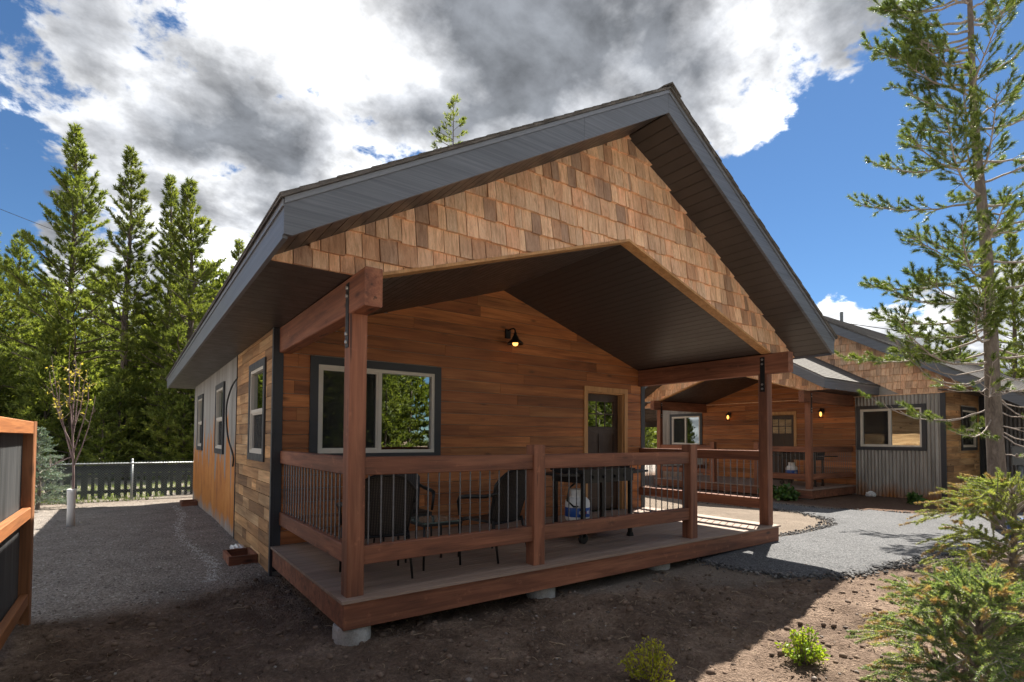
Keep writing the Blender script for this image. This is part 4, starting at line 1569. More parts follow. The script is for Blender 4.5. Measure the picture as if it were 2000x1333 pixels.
def house_two():
    root = empty('cabin', (H2X, H2Y, 0), -math.pi / 2, 'farther cabin with corrugated metal front wall and small gabled porch', 'cabin')
    W, D = 4.968, 2.664
    xm, xi = W / 2, BL + S
    rng = random.Random(15)
    porch_unit(root, W, D, 3.28, 0.0452, -0.2532, 13, [2.02, 3.40], [(OV + S, 2.02, 17), (3.40 + S, W - OV - S, 11)],
               [(0.2, 0.2), (2.5, 0.25), (W - 0.2, 0.2)])
    roof_unit(root, W, -0.585, D - 0.004, 0.0452, 2, back=False, y_soff1=D - 0.004)
    fr = lambda u, v, d: (u, D - d, v)
    ul, ur = -2.04, 7.01
    opn = [(5.10, 6.53, 1.10, 2.14), (-1.32, -0.10, 1.09, 2.13), (2.36, 3.25, -0.4, 2.08)]
    mb = backing(fr, ul, ur, -0.45, 2.50, opn)
    ztop = lambda u: 4.729 - 0.583 * (abs(u - xm) + xm - 4.366)
    fb = ztop(xm) - 0.25                      # fascia bottom at the ridge
    hpl = [(-0.583, 1, fb - 0.583 * xm + 0.02), (0.583, 1, fb + 0.583 * xm + 0.02), (0, -1, -2.50)]
    ue = 8.95
    mb.slab(clip([(xm - (ue - xm), 2.50), (ue, 2.50), (ue, 8), (xm - (ue - xm), 8)], hpl), fr, -0.10, 0.0)
    wf = mb.build('front_wall', M['interior'], root)
    planks(wf, M['siding_x'], fr, [(-KV, 1, ZS - KV * xi - 0.004), (KV, 1, ZS + KV * (W - xi) - 0.004)], 0.002, W - 0.002, 0.002, 3.4,
           [(2.32, 3.29, -1, 2.13)], 0.161, 1.4, 3.4, rng)
    for (a, b) in ((ul, -0.003), (W + 0.003, ur - 0.09)):
        o = [w for w in opn if a < w[0] < b]
        segs = [(a, b, -0.30, 2.49)]
        w = o[0]
        mb = MB()
        for (p, q, z0, z1) in ((a, w[0], -0.30, 2.49), (w[1], b, -0.30, 2.49), (w[0], w[1], -0.30, w[2]), (w[0], w[1], w[3], 2.49)):
            vs, fs = corrugated(fr, p, q, z0, z1, 0.085, 0.011)
            mb.add(vs, fs)
        mb.build('corrugated_panel', M['corr'], wf, normals=False)
    MB().slab(rp(ur - 0.088, ur + 0.02, -0.32, 2.49), fr, 0.001, 0.035).build('corner_trim', M['trim'], root)
    window(root, fr, 5.10, 6.53, 1.10, 2.14, 'slider', 0.095, base=0.024)
    window(root, fr, -1.32, -0.10, 1.09, 2.13, 'slider', 0.095, base=0.024)
    door(root, fr, 2.36, 3.25, 2.08)
    lantern_cage(root, 1.08, D - 0.02, 2.05)
    lantern_cage(root, 4.09, D - 0.02, 2.05)
    # shakes on the main gable, above the porch roof and to its right and left
    g = MB().slab(rp(ul, ur, 2.492, 2.515), fr, 0.001, 0.045).build('gable', M['shake'], root)
    prt = lambda u: ZE + FT + SL * (XO + min(u, W - u)) + 0.03
    hR = hpl[:2] + [(-SL, -1, -(ZE + FT + 0.03 + SL * (XO + W))), (-1, 0, -xm), (0, -1, -2.516)]
    hL = hpl[:2] + [(SL, -1, -(ZE + FT + 0.03 + SL * XO)), (1, 0, xm), (0, -1, -2.516)]
    shakes(g, fr, (hL, hR), ul - 0.9, ue - 0.15, 2.45, fb, xm, rng, 0.20, lambda b: b < 4.35)
    # side wall, recessed right wing
    YJ = 5.60
    sd = lambda u, v, d: (ur + d, u, v)
    ws = backing(sd, D + 0.001, YJ, -0.45, 2.9, [(3.95, 5.15, 1.10, 2.10)]).build('side_wall', M['interior'], root)
    planks(ws, M['reclaimed_y'], sd, [], D + 0.04, YJ - 0.1, -0.33, 2.9, [(3.9, 5.2, 1.05, 2.15)], 0.16, 0.5, 1.6, rng)
    window(root, sd, 3.95, 5.15, 1.10, 2.10, 'hung', 0.09)
    fj = lambda u, v, d: (u, YJ - d, v)
    wj = MB().box(ur + 0.001, ue - 0.3, YJ, YJ + 0.1, -0.45, 2.6).build('wing_wall', M['interior'], root)
    vs, fs = corrugated(fj, ur + 0.12, ue - 0.3, -0.35, 2.55, 0.085, 0.006)
    MB().add(vs, fs).build('corrugated_panel', M['corr_dark'], wj, normals=False)
    MB().slab(rp(ur + 0.022, ur + 0.118, -0.35, 2.6), fj, 0.001, 0.04).build('corner_trim', M['trim'], root)
    MB().box(ue - 0.4, ue - 0.3, YJ + 0.101, 16, -0.45, 2.3).build('side_wall', M['corr_dark'], root)
    MB().box(ul, ul + 0.1, D + 0.101, 16, -0.45, 2.5).build('side_wall', M['reclaimed_y'], root)
    MB().box(ul + 0.101, ue - 0.401, 15.9, 16, -0.45, 2.5).build('back_wall', M['reclaimed_y'], root)
    MB().box(ul + 0.102, ur - 0.102, D + 0.102, 15.8, -0.2, -0.03).build('floor', M['interior'], root)
    MB().box(ul + 0.102, ur - 0.11, D + 0.102, 15.8, 2.55, 2.6).build('ceiling', M['interior'], root)
    MB().box(4.2, 4.3, D + 0.12, 9, -0.03, 2.5).build('partition', M['interior'], root)
    MB().box(5.9, 6.0, D + 0.9, 9, -0.03, 2.5).build('partition', M['interior'], root)
    MB().slab([(ur - 0.05, 2.55), (ue - 0.05, 2.36), (ue - 0.05, 2.38), (ur - 0.05, 2.58)], fr, -9.0, 0.30).build('wing_soffit', M['soffit'], root)
    # main roof
    yf, yr = D - 0.40, 16.4
    for sg in (0, 1):
        A = (lambda x: x) if not sg else (lambda x: 2 * xm - x)
        pr = [(A(xm), ztop(xm) - 0.25), (A(ue), ztop(ue) - 0.25), (A(ue), ztop(ue)), (A(xm), ztop(xm))]
        f = MB().prism(pr, 'y', yf, yf + 0.035).build('rake_fascia', M['fascia'], root)
        pr = [(A(xm), ztop(xm) - 0.245), (A(ue - .02), ztop(ue) - 0.245), (A(ue - .02), ztop(ue) - 0.23), (A(xm), ztop(xm) - 0.23)]
        MB().prism(pr, 'y', yf + 0.036, D + 0.0).build('rake_soffit', M['soffit'], root)
        MB().box(min(A(ue), A(ue + 0.03)), max(A(ue), A(ue + 0.03)), yf, yr, ztop(ue) - 0.24, ztop(ue)).build('eave_fascia', M['fascia'], root)
    mb = MB()
    for sg in (0, 1):
        A = (lambda x: x) if not sg else (lambda x: 2 * xm - x)
        pr = [(A(xm), ztop(xm) + 0.006), (A(ue + 0.05), ztop(ue + 0.05) + 0.006), (A(ue + 0.05), ztop(ue + 0.05) + 0.03), (A(xm), ztop(xm) + 0.03)]
        mb.prism(pr, 'y', yf - 0.03, yr)
    rf = mb.build('roof', M['roof'], root)
    n = int((ue - xm) / 0.118)
    for sg in (0, 1):
        A = (lambda x: x) if not sg else (lambda x: 2 * xm - x)
        x0 = ue + 0.055
        zt = lambda x: ztop(x) + 0.03
        pr = [(A(x0), zt(x0) - 0.002), (A(x0 - 0.135), zt(x0 - 0.135) + 0.002), (A(x0 - 0.135), zt(x0 - 0.135) + 0.005), (A(x0), zt(x0) + 0.018)]
        me = mesh_of(MB().prism(pr, 'y', yf - 0.035, yr), 'shingle_course', M['roof'])
        strips(rf, 'shingle_course', None, me, n, ((-0.118 if not sg else 0.118), 0, 0.583 * 0.118))
    vp = MB()
    vp.tube([(2.75, 7.3, ztop(2.75) - 0.05), (2.75, 7.3, ztop(2.75) + 0.38)], 0.055, 12)
    vp.build('vent_pipe', M['meter'], root)
    return root


house2 = house_two()


# ------------------------------------------------------------------ porch furniture
def wicker_mat():
    m, nt, b = newmat('dark_wicker', 0.5)
    v = objcoord(nt, False)
    w1 = nd(nt, 'ShaderNodeTexWave')
    w1.bands_direction = 'Z'
    w1.inputs['Scale'].default_value = 22
    nt.links.new(v, w1.inputs['Vector'])
    w2 = nd(nt, 'ShaderNodeTexWave')
    w2.bands_direction = 'X'
    w2.inputs['Scale'].default_value = 14
    nt.links.new(v, w2.inputs['Vector'])
    k = mth(nt, 'MULTIPLY', w1.outputs['Fac'], w2.outputs['Fac'])
    nt.links.new(ramp(nt, k, [(0.0, (0.008, 0.006, 0.005)), (0.5, (0.028, 0.020, 0.016)), (1.0, (0.060, 0.044, 0.035))]), b.inputs['Base Color'])
    bump(nt, b, k, 0.6, 0.006)
    return m


M['wicker'] = wicker_mat()


def copy_tree(o, parent=None):
    c = o.copy()
    col.objects.link(c)
    if parent is not None:
        c.parent = parent
    for ch in list(o.children):
        copy_tree(ch, c)
    return c


def make_chair():
    t = empty('patio_chair')
    # seat
    mb = MB()
    n = 12
    V, F = [], []
    for layer, dz in ((0, 0.0), (1, -0.03)):
        for i in range(n + 1):
            for j in range(n + 1):
                u, w = -1 + 2 * i / n, j / n
                V.append((u * (0.245 + 0.02 * w), -0.20 + 0.44 * w, 0.415 + dz - 0.012 * (1 - u * u) + 0.015 * w - (0.02 * max(0, w - 0.85) / 0.15)))
    def grid(b0, flip):
        for i in range(n):
            for j in range(n):
                q = [b0 + i * (n + 1) + j, b0 + (i + 1) * (n + 1) + j, b0 + (i + 1) * (n + 1) + j + 1, b0 + i * (n + 1) + j + 1]
                F.append(tuple(q if not flip else q[::-1]))
    grid(0, False)
    grid((n + 1) ** 2, True)
    N = (n + 1) ** 2
    for i in range(n):
        for a, b in ((i, i + 1), (n * (n + 1) + i, n * (n + 1) + i + 1), (i * (n + 1), (i + 1) * (n + 1)), (i * (n + 1) + n, (i + 1) * (n + 1) + n)):
            F.append((a, b, N + b, N + a))
    mb.add(V, F)
    mb.build('seat', M['wicker'], t, smooth=False)
    # barrel back with arched top
    V, F = [], []
    m = 12
    def bp(u, w, off):
        top = 0.93 - 0.15 * abs(u) ** 2.6
        z = 0.40 + (top - 0.40) * w
        x = u * (0.235 + 0.045 * w)
        y = -0.215 - 0.11 * w + 0.07 * u * u - off
        return (x, y, z)
    for off in (0.0, 0.022):
        for i in range(m + 1):
            for j in range(m + 1):
                V.append(bp(-1 + 2 * i / m, j / m, off))
    n = m
    F.clear()
    grid(0, False)
    grid((m + 1) ** 2, True)
    N = (m + 1) ** 2
    for i in range(m):
        for a, b in ((i, i + 1), (m * (m + 1) + i, m * (m + 1) + i + 1), (i * (m + 1), (i + 1) * (m + 1)), (i * (m + 1) + m, (i + 1) * (m + 1) + m)):
            F.append((a, b, N + b, N + a))
    MB().add(V, F).build('backrest', M['wicker'], t, smooth=False)
    rim = [bp(-1, j / 8, 0.011) for j in range(9)] + [bp(-1 + 2 * i / 16, 1, 0.011) for i in range(1, 17)] + [bp(1, 1 - j / 8, 0.011) for j in range(1, 9)]
    MB().tube(rim, 0.016, 8).build('back_frame', M['black'], t, smooth=True)
    for s in (-1, 1):
        MB().tube([(s * 0.275, -0.285, 0.70), (s * 0.30, -0.15, 0.665), (s * 0.31, 0.08, 0.65), (s * 0.305, 0.20, 0.635), (s * 0.29, 0.245, 0.59), (s * 0.275, 0.235, 0.44)],
                  [0.015, 0.020, 0.024, 0.022, 0.016, 0.015], 8).build('armrest', M['black'], t, smooth=True)
        MB().tube([(s * 0.265, 0.225, 0.42), (s * 0.275, 0.245, 0.0)], [0.014, 0.011], 8).build('leg', M['black'], t, smooth=True)
        MB().tube([(s * 0.235, -0.20, 0.42), (s * 0.255, -0.285, 0.0)], [0.014, 0.011], 8).build('leg', M['black'], t, smooth=True)
    MB().tube([(-0.26, 0.225, 0.385), (0.26, 0.225, 0.385)], 0.012, 8).build('seat_rail', M['black'], t, smooth=True)
    MB().tube([(-0.24, -0.215, 0.385), (0.24, -0.215, 0.385)], 0.012, 8).build('seat_rail', M['black'], t, smooth=True)
    return t


ch = make_chair()
spots = [((0.50, 0.62), -8, 'dark wicker patio chair next to the front left porch post, back turned to the rail'),
         ((1.20, 1.62), 172, 'dark wicker patio chair at the cabin wall, facing out over the small table'),
         ((1.83, 0.68), 16, 'dark wicker patio chair beside the first middle rail post, back turned to the rail')]
for i, ((x, y), a, lab) in enumerate(spots):
    o = ch if i == 0 else copy_tree(ch)
    o.location = (x, y, 0)
    o.rotation_euler = (0, 0, R(a))
    tag(o, lab, 'chair', 'wicker chairs on the near porch')


def side_table():
    t = empty('side_table', (1.12, 0.70, 0), 0, 'small square glass topped table between the wicker patio chairs', 'table')
    MB().timber('z', 0.435, 0.447, -0.21, 0.21, -0.21, 0.21, 0.02).build('glass_top', M['tablegl'], t)
    fr = MB()
    for s in (-1, 1):
        fr.box(-0.215, 0.215, s * 0.2 - 0.012, s * 0.2 + 0.012, 0.41, 0.4345)
        fr.box(s * 0.2 - 0.012, s * 0.2 + 0.012, -0.187, 0.187, 0.41, 0.4345)
    fr.build('table_frame', M['black'], t)
    for sx in (-1, 1):
        for sy in (-1, 1):
            MB().tube([(sx * 0.19, sy * 0.19, 0.412), (sx * 0.2, sy * 0.2, 0.0)], [0.013, 0.011], 8).build('leg', M['black'], t, smooth=True)


side_table()


def make_griddle():
    t = empty('griddle')
    h = 0.88
    fb = MB()
    fb.box(-0.47, 0.47, -0.27, 0.27, h - 0.16, h - 0.02)
    fb.build('firebox', M['black'], t)
    top = MB()
    top.box(-0.49, 0.49, -0.29, 0.29, h - 0.019, h + 0.005)
    top.box(-0.49, 0.49, 0.275, 0.29, h + 0.0055, h + 0.075)
    top.box(-0.49, -0.475, -0.2, 0.274, h + 0.0055, h + 0.06)
    top.box(0.475, 0.49, -0.2, 0.274, h + 0.0055, h + 0.06)
    top.build('griddle_plate', M['black'], t)
    for s in (-1, 1):
        MB().prism([(s * 0.471, h - 0.075), (s * 0.83, h - 0.06), (s * 0.83, h - 0.035), (s * 0.471, h - 0.04)], 'y', -0.24, 0.24).build('side_shelf', M['black'], t)
        for sy in (-1, 1):
            MB().box(s * 0.44 - 0.022, s * 0.44 + 0.022, sy * 0.24 - 0.022, sy * 0.24 + 0.022, 0.075 if s < 0 else 0.0, h - 0.161).build('leg', M['black'], t)
    for sy in (-1, 1):
        MB().tube([(-0.44, sy * 0.24 - 0.022, 0.062), (-0.44, sy * 0.24 + 0.022, 0.062)], 0.062, 18).build('wheel', M['black'], t)
        MB().prism([(0.40, 0), (0.48, 0), (0.46, 0.05), (0.42, 0.05)], 'y', sy * 0.24 - 0.03, sy * 0.24 + 0.03).build('foot', M['black'], t)
    MB().box(-0.417, 0.417, -0.218, 0.218, 0.17, 0.19).build('lower_shelf', M['black'], t)
    for k in range(4):
        x = -0.3 + 0.2 * k
        MB().tube([(x, -0.272, h - 0.09), (x, -0.30, h - 0.09)], 0.022, 12).build('knob', M['black'], t)
    MB().tube([(-0.44, -0.12, h - 0.15), (-0.58, -0.14, h - 0.22), (-0.62, -0.15, h - 0.36), (-0.52, -0.16, h - 0.44), (-0.40, -0.17, h - 0.44)], 0.012, 8).build('gas_hose', M['cable'], t, smooth=True)
    return t


def make_tank():
    t = empty('propane_tank')
    MB().lathe([(0.10, 0.0), (0.105, 0.03), (0.12, 0.04), (0.148, 0.075), (0.153, 0.12), (0.153, 0.27), (0.145, 0.31), (0.11, 0.345), (0.04, 0.365)], 28).build('tank_body', M['white'], t, smooth=True)
    MB().lathe([(0.1535, 0.115), (0.1548, 0.117), (0.1548, 0.225), (0.1535, 0.227)], 28).build('label_band', M['blue'], t, smooth=True)
    r2 = random.Random(2)
    for k in range(6):
        a = -2.2 + k * 0.18
        w = 0.05
        mb = MB()
        z0, z1 = 0.150, 0.195
        v = []
        for aa in (a, a + 0.11):
            for zz in (z0 + 0.01 * r2.random(), z1 - 0.012 * r2.random()):
                v.append((0.1555 * math.cos(aa), 0.1555 * math.sin(aa), zz))
        mb.add(v, [(0, 2, 3, 1)])
        mb.build('label_mark', M['white'] if k != 3 else M['red'], t, normals=False)
    cl = MB()
    n = 20
    for k in range(n):
        a0, a1 = 2 * math.pi * (k / n) * 0.78 + 0.4, 2 * math.pi * ((k + 1) / n) * 0.78 + 0.4
        r0 = 0.085
        for (ra) in (r0,):
            p = [(ra * math.cos(a0), ra * math.sin(a0)), (ra * math.cos(a1), ra * math.sin(a1)), ((ra + .004) * math.cos(a1), (ra + .004) * math.sin(a1)), ((ra + .004) * math.cos(a0), (ra + .004) * math.sin(a0))]
            cl.prism(p, 'z', 0.335, 0.445)
    cl.build('collar', M['white'], t)
    v = MB()
    v.tube([(0, 0, 0.36), (0, 0, 0.425)], 0.02, 10)
    v.tube([(0, 0, 0.40), (-0.05, -0.02, 0.40)], 0.014, 8)
    v.lathe([(0.028, 0.425), (0.032, 0.44), (0.02, 0.448)], 12)
    v.build('valve', M['brass'], t)
    return t


g1 = make_griddle()
g1.location, g1.rotation_euler = (3.50, 0.86, 0), (0, 0, R(3))
tag(g1, 'black flat top griddle cart on the near porch behind the front rail', 'griddle', 'outdoor griddles')
tk = make_tank()
tk.location = (3.15, 0.78, 0.191)
tag(tk, 'white propane tank with blue label under the near porch griddle', 'gas tank', 'propane tanks')
g2 = copy_tree(g1)
g2.location, g2.rotation_euler = (14.0, 3.25, 0), (0, 0, R(-88))
tag(g2, 'black flat top griddle cart on the farther cabin porch', 'griddle', 'outdoor griddles')
tk2 = copy_tree(tk)
tk2.location = (13.93, 3.50, 0.191)
tag(tk2, 'white propane tank under the griddle on the farther porch', 'gas tank', 'propane tanks')


# ------------------------------------------------------------------ fences and small yard things
def wood_metal_fence():
    x = -2.09
    t = empty('fence_panel', (x, 0, -0.35), 0, 'orange stained wood fence framing dark corrugated metal at the left edge', 'fence')
    ty = [2.06, -0.45, -2.95]
    for y in ty:
        MB().timber('z', -0.15, 1.73, -0.07, 0.07, y - 0.07, y + 0.07, 0.008).build('post', M['fence_z'], t)
        MB().tube([(0.035, y - 0.0702, 1.66), (0.035, y - 0.074, 1.66)], 0.008, 8).build('screw', M['bolt'], t)
    for a, b in zip(ty[1:], ty[:-1]):
        y0, y1 = a + 0.071, b - 0.071
        for z0, z1 in ((1.62, 1.725), (0.90, 0.995), (0.165, 0.265)):
            MB().timber('y', y0, y1, 0.005, 0.062, z0, z1, 0.005).build('rail', M['fence_y'], t)
        vs, fs = corrugated(lambda u, v, d: (-0.02 + d, u, v), y0, y1, 0.05, 1.70, 0.07, 0.009, 0.0)
        MB().add(vs, fs).build('metal_panel', M['fence_metal'], t, normals=False)
        MB().timber('y', y0, y1, -0.045, -0.025, 1.62, 1.725, 0.004).build('rail', M['fence_y'], t)


wood_metal_fence()


def chain_link():
    y = 13.0
    z0, z1 = -0.42, 0.60
    t = empty('chain_link_fence', (-2.0, y, z0), 0, 'low galvanised chain link fence along the back of the yard', 'fence')
    xa, xb = -8.0, 2.6
    for px in (-7.5, -4.4, -1.29, 1.8):
        h = z1 + 0.04
        p = MB().tube([(px + 2, 0, -0.1), (px + 2, 0, h - z0)], 0.027, 10).build('post', M['galv'], t, smooth=True)
        MB().lathe([(0.03, h - z0), (0.034, h - z0 + 0.015), (0.012, h - z0 + 0.045)], 10, (px + 2, 0, 0)).build('post_cap', M['galv'], p, smooth=True)
    MB().tube([(xa + 2, -0.035, z1 - z0 - 0.035), (xb + 2, -0.035, z1 - z0 - 0.035)], 0.019, 8).build('top_rail', M['galv'], t, smooth=True)
    # woven wires: zig-zag strands
    V, F = [], []
    H = z1 - z0
    c = 0.062
    nrow = int(H / c)
    w = 0.0032
    k = 0
    x = xa + 2
    while x < xb + 2:
        for ph in (0, 1):
            pts = []
            for r in range(nrow + 1):
                off = (c * 0.5) if (r + ph) % 2 else -(c * 0.5)
                pts.append((x + (0 if ph == 0 else c) * 0 + off, 0.004 * (1 if (r % 2) else -1) - 0.06, 0.03 + r * c))
            pts.append((pts[-1][0] + 0.012, -0.06, pts[-1][2] + 0.03))
            b0 = len(V)
            for (a_, b_, c_) in pts:
                V += [(a_ - w, b_, c_), (a_ + w, b_, c_), (a_, b_ - w * 1.6, c_)]
            for i in range(len(pts) - 1):
                for j in range(3):
                    j2 = (j + 1) % 3
                    F.append((b0 + 3 * i + j, b0 + 3 * i + j2, b0 + 3 * i + 3 + j2, b0 + 3 * i + 3 + j))
        x += c
    tag(arr_mesh('wire_mesh', V, F, M['wire'], t), kind='stuff')


chain_link()


def picket_fence():
    y = 13.75
    z0 = -0.42
    t = empty('picket_fence', (-2.0, y, z0), 0, 'dark wooden picket fence standing behind the chain link fence', 'fence')
    xa, xb = -6.5, 5.0
    r = random.Random(4)
    me = [mesh_of(MB().prism([(-0.07, 0.02), (0.07, 0.02), (0.07, 0.86 + d), (0.0, 0.93 + d), (-0.07, 0.86 + d)], 'y', 0.0, 0.022), 'picket', M['picket']) for d in (0, 0.02, -0.015)]
    me2 = mesh_of(MB().prism([(-0.035, 0.02), (0.035, 0.02), (0.035, 0.72), (-0.035, 0.72)], 'y', 0.0, 0.022), 'picket', M['picket'])
    x, i = xa, 0
    while x < xb:
        o = link('picket', me[r.randrange(3)] if i % 2 == 0 else me2, None, t)
        o.location = (x + 2, 0, 0)
        x += 0.175
        i += 1
    for z in (0.16, 0.58):
        MB().box(xa + 2 - 0.1, xb + 2, 0.0235, 0.06, z, z + 0.09).build('rail', M['picket'], t)
    MB().box(xa + 2 - 0.1, xb + 2, 0.0235, 0.05, 0.70, 0.90).build('rail', M['picket'], t)


picket_fence()


def ground_box(x, y, lx, ly, label):
    z = gz1(x, y)
    t = empty('vent_well', (x, y, z), 0, label, 'wood box')
    h = 0.10
    for (a, b, c, d) in ((-lx, lx, -ly, -ly + 0.035), (-lx, lx, ly - 0.035, ly), (-lx, -lx + 0.035, -ly + 0.036, ly - 0.036), (lx - 0.035, lx, -ly + 0.036, ly - 0.036)):
        MB().box(a, b, c, d, -0.05, h).build('side_board', M['timber_x'], t)
    MB().box(-lx + 0.036, lx - 0.036, -ly + 0.036, ly - 0.036, -0.05, 0.012).build('bottom', M['soffit_back'], t)


ground_box(-0.19, 3.45, 0.16, 0.26, 'open brown wooden box on the gravel against the plank wall')
ground_box(-0.19, 10.7, 0.16, 0.26, 'open brown wooden box at the rear end of the rusty wall')


def bag():
    bm = bmesh.new()
    bmesh.ops.create_icosphere(bm, subdivisions=3, radius=1)
    r = np.random.default_rng(5)
    ph = r.random(9) * 6
    for v in bm.verts:
        p = v.co
        k = 1 + 0.22 * math.sin(5 * p.x + ph[0]) * math.sin(4 * p.y + ph[1]) + 0.15 * math.sin(11 * p.x + 7 * p.z + ph[2]) + 0.1 * math.sin(17 * p.y + ph[3])
        v.co = Vector((p.x * 0.085 * k, p.y * 0.15 * k, p.z * 0.055 * k))
    me = bpy.data.meshes.new('plastic_bag')
    bm.to_mesh(me)
    bm.free()
    o = link('plastic_bag', me, M['white'])
    o.location = (-0.13, 4.05, gz1(-0.13, 4.05) + 0.04)
    tag(o, 'crumpled white plastic bag at the foot of the plank wall', 'bag')
    o2 = o.copy()
    col.objects.link(o2)
    o2.location = (15.1, 1.95, gz1(15.1, 1.95) + 0.05)
    o2.scale = (1.2, 0.7, 1.6)
    tag(o2, 'small white crumpled bag below the corrugated wall of the farther cabin', 'bag')


bag()


def curve_tube(name, pts, r, mat, label, cat, n=6, sub=8):
    P = [Vector(p) for p in pts]
    out = []
    m = len(P)
    for i in range(m - 1):
        p0, p1, p2, p3 = P[max(i - 1, 0)], P[i], P[i + 1], P[min(i + 2, m - 1)]
        for j in range(sub):
            t = j / sub
            out.append(0.5 * ((2 * p1) + (-p0 + p2) * t + (2 * p0 - 5 * p1 + 4 * p2 - p3) * t * t + (-p0 + 3 * p1 - 3 * p2 + p3) * t ** 3))
    out.append(P[-1])
    o = MB().tube(out, r, n).build(name, mat, None, smooth=True)
    return tag(o, label, cat)


curve_tube('cable', [(-0.02, 5.05, 2.18), (-0.06, 5.35, 2.06), (-0.09, 5.62, 1.80), (-0.09, 5.62, 1.50), (-0.08, 5.45, 1.22), (-0.06, 5.20, 1.04), (-0.05, 5.12, 0.93), (-0.05, 5.16, 0.80)],
           0.013, M['cable'], 'loose black cable looping out of the rusty side wall', 'cable')


def wire(u0, v0, d0, u1, v1, d1, sag, label, r=0.009):
    a, b = CAM + ray(u0, v0) * d0, CAM + ray(u1, v1) * d1
    pts = []
    for k in range(9):
        t = k / 8
        p = a + (b - a) * t
        p[2] -= sag * 4 * t * (1 - t)
        pts.append(tuple(p))
    curve_tube('overhead_wire', pts, r, M['cable'], label, 'wire', 5, 3)


wire(-260, 300, 24, 700, 660, 16, 0.25, 'thin overhead wire crossing in front of the left pine trees', 0.011)
wire(1655, 632, 20.5, 2300, 690, 26, 0.25, 'upper overhead wire running off the farther cabin roof to the right', 0.016)
wire(1690, 652, 20.5, 2300, 672, 28, 0.2, 'lower overhead wire running off the farther cabin roof to the right', 0.011)


def meter():
    x, y = 17.9, -0.9
    p = CAM + ray(1992, 900) * 13.2
    x, y = p[0], p[1]
    z = gz1(x, y)
    t = empty('electric_meter', (x, y, z), R(-90), 'grey electrical meter box on a post by the dark metal wall', 'meter')
    MB().tube([(0, 0.02, -0.1), (0, 0.02, 0.93)], 0.055, 10).build('conduit', M['meter'], t, smooth=True)
    MB().timber('z', 0.931, 1.38, -0.14, 0.14, -0.07, 0.09, 0.015).build('meter_box', M['meter'], t)
    MB().box(-0.15, 0.15, -0.08, 0.10, 1.381, 1.40).build('cover', M['meter'], t)


meter()


def bucket():
    p = CAM + ray(1988, 985) * 8.2
    z = gz1(p[0], p[1])
    t = empty('bucket', (p[0], p[1], z), 0, 'blue plastic bucket behind the small spruce at the right edge', 'bucket')
    MB().lathe([(0.115, 0.0), (0.145, 0.30), (0.152, 0.30), (0.152, 0.325), (0.138, 0.325), (0.11, 0.02)], 20).build('bucket_body', M['blue'], t, smooth=True)
    MB().tube([(-0.15, 0, 0.31), (-0.10, 0.12, 0.36), (0, 0.17, 0.37), (0.10, 0.12, 0.36), (0.15, 0, 0.31)], 0.005, 6).build('handle', M['galv'], t)


bucket()


# ------------------------------------------------------------------ vegetation
def unit(v):
    return v / np.maximum(np.linalg.norm(v, axis=-1, keepdims=True), 1e-9)


def needles(rng, P, Dr, L, per, nl, nw, spread=(0.5, 1.1)):
    n = len(P)
    P, Dr, L = np.repeat(P, per, 0), np.repeat(Dr, per, 0), np.repeat(L, per)
    t = rng.random(n * per)
    q = rng.normal(size=(n * per, 3))
    q = unit(q - Dr * (q * Dr).sum(1, keepdims=True))
    A = spread[0] + (spread[1] - spread[0]) * rng.random(n * per)
    A = A * (1.15 - 0.5 * t)
    dn = Dr * np.cos(A)[:, None] + q * np.sin(A)[:, None]
    b = P + Dr * (L * t)[:, None]
    ln = nl * (0.7 + 0.5 * rng.random(n * per))
    sd = unit(np.cross(dn, rng.normal(size=(n * per, 3)))) * (nw * 0.5)
    V = np.stack([b - sd, b + sd, b + dn * ln[:, None]], 1).reshape(-1, 3)
    F = np.arange(len(V)).reshape(-1, 3)
    return V, F


class Tubes:
    def __init__(s, n=4):
        s.V, s.F, s.n, s.c = [], [], n, 0

    def add(s, pts, rad):
        pts = np.asarray(pts, float)
        m, n = len(pts), s.n
        t = np.gradient(pts, axis=0)
        t = unit(t)
        ref = np.array([0, 0, 1.0]) if abs(t[0, 2]) < 0.8 else np.array([1.0, 0, 0])
        a = unit(np.cross(t, ref))
        b = np.cross(t, a)
        an = np.arange(n) * 2 * math.pi / n
        ring = a[:, None, :] * np.cos(an)[None, :, None] + b[:, None, :] * np.sin(an)[None, :, None]
        V = pts[:, None, :] + ring * np.asarray(rad, float)[:, None, None]
        s.V.append(V.reshape(-1, 3))
        i = np.arange(m - 1)[:, None] * n + np.arange(n)[None]
        j = np.arange(m - 1)[:, None] * n + (np.arange(n)[None] + 1) % n
        s.F.append((np.stack([i, j, j + n, i + n], -1).reshape(-1, 4)) + s.c)
        s.c += m * n

    def get(s):
        return np.concatenate(s.V), np.concatenate(s.F)


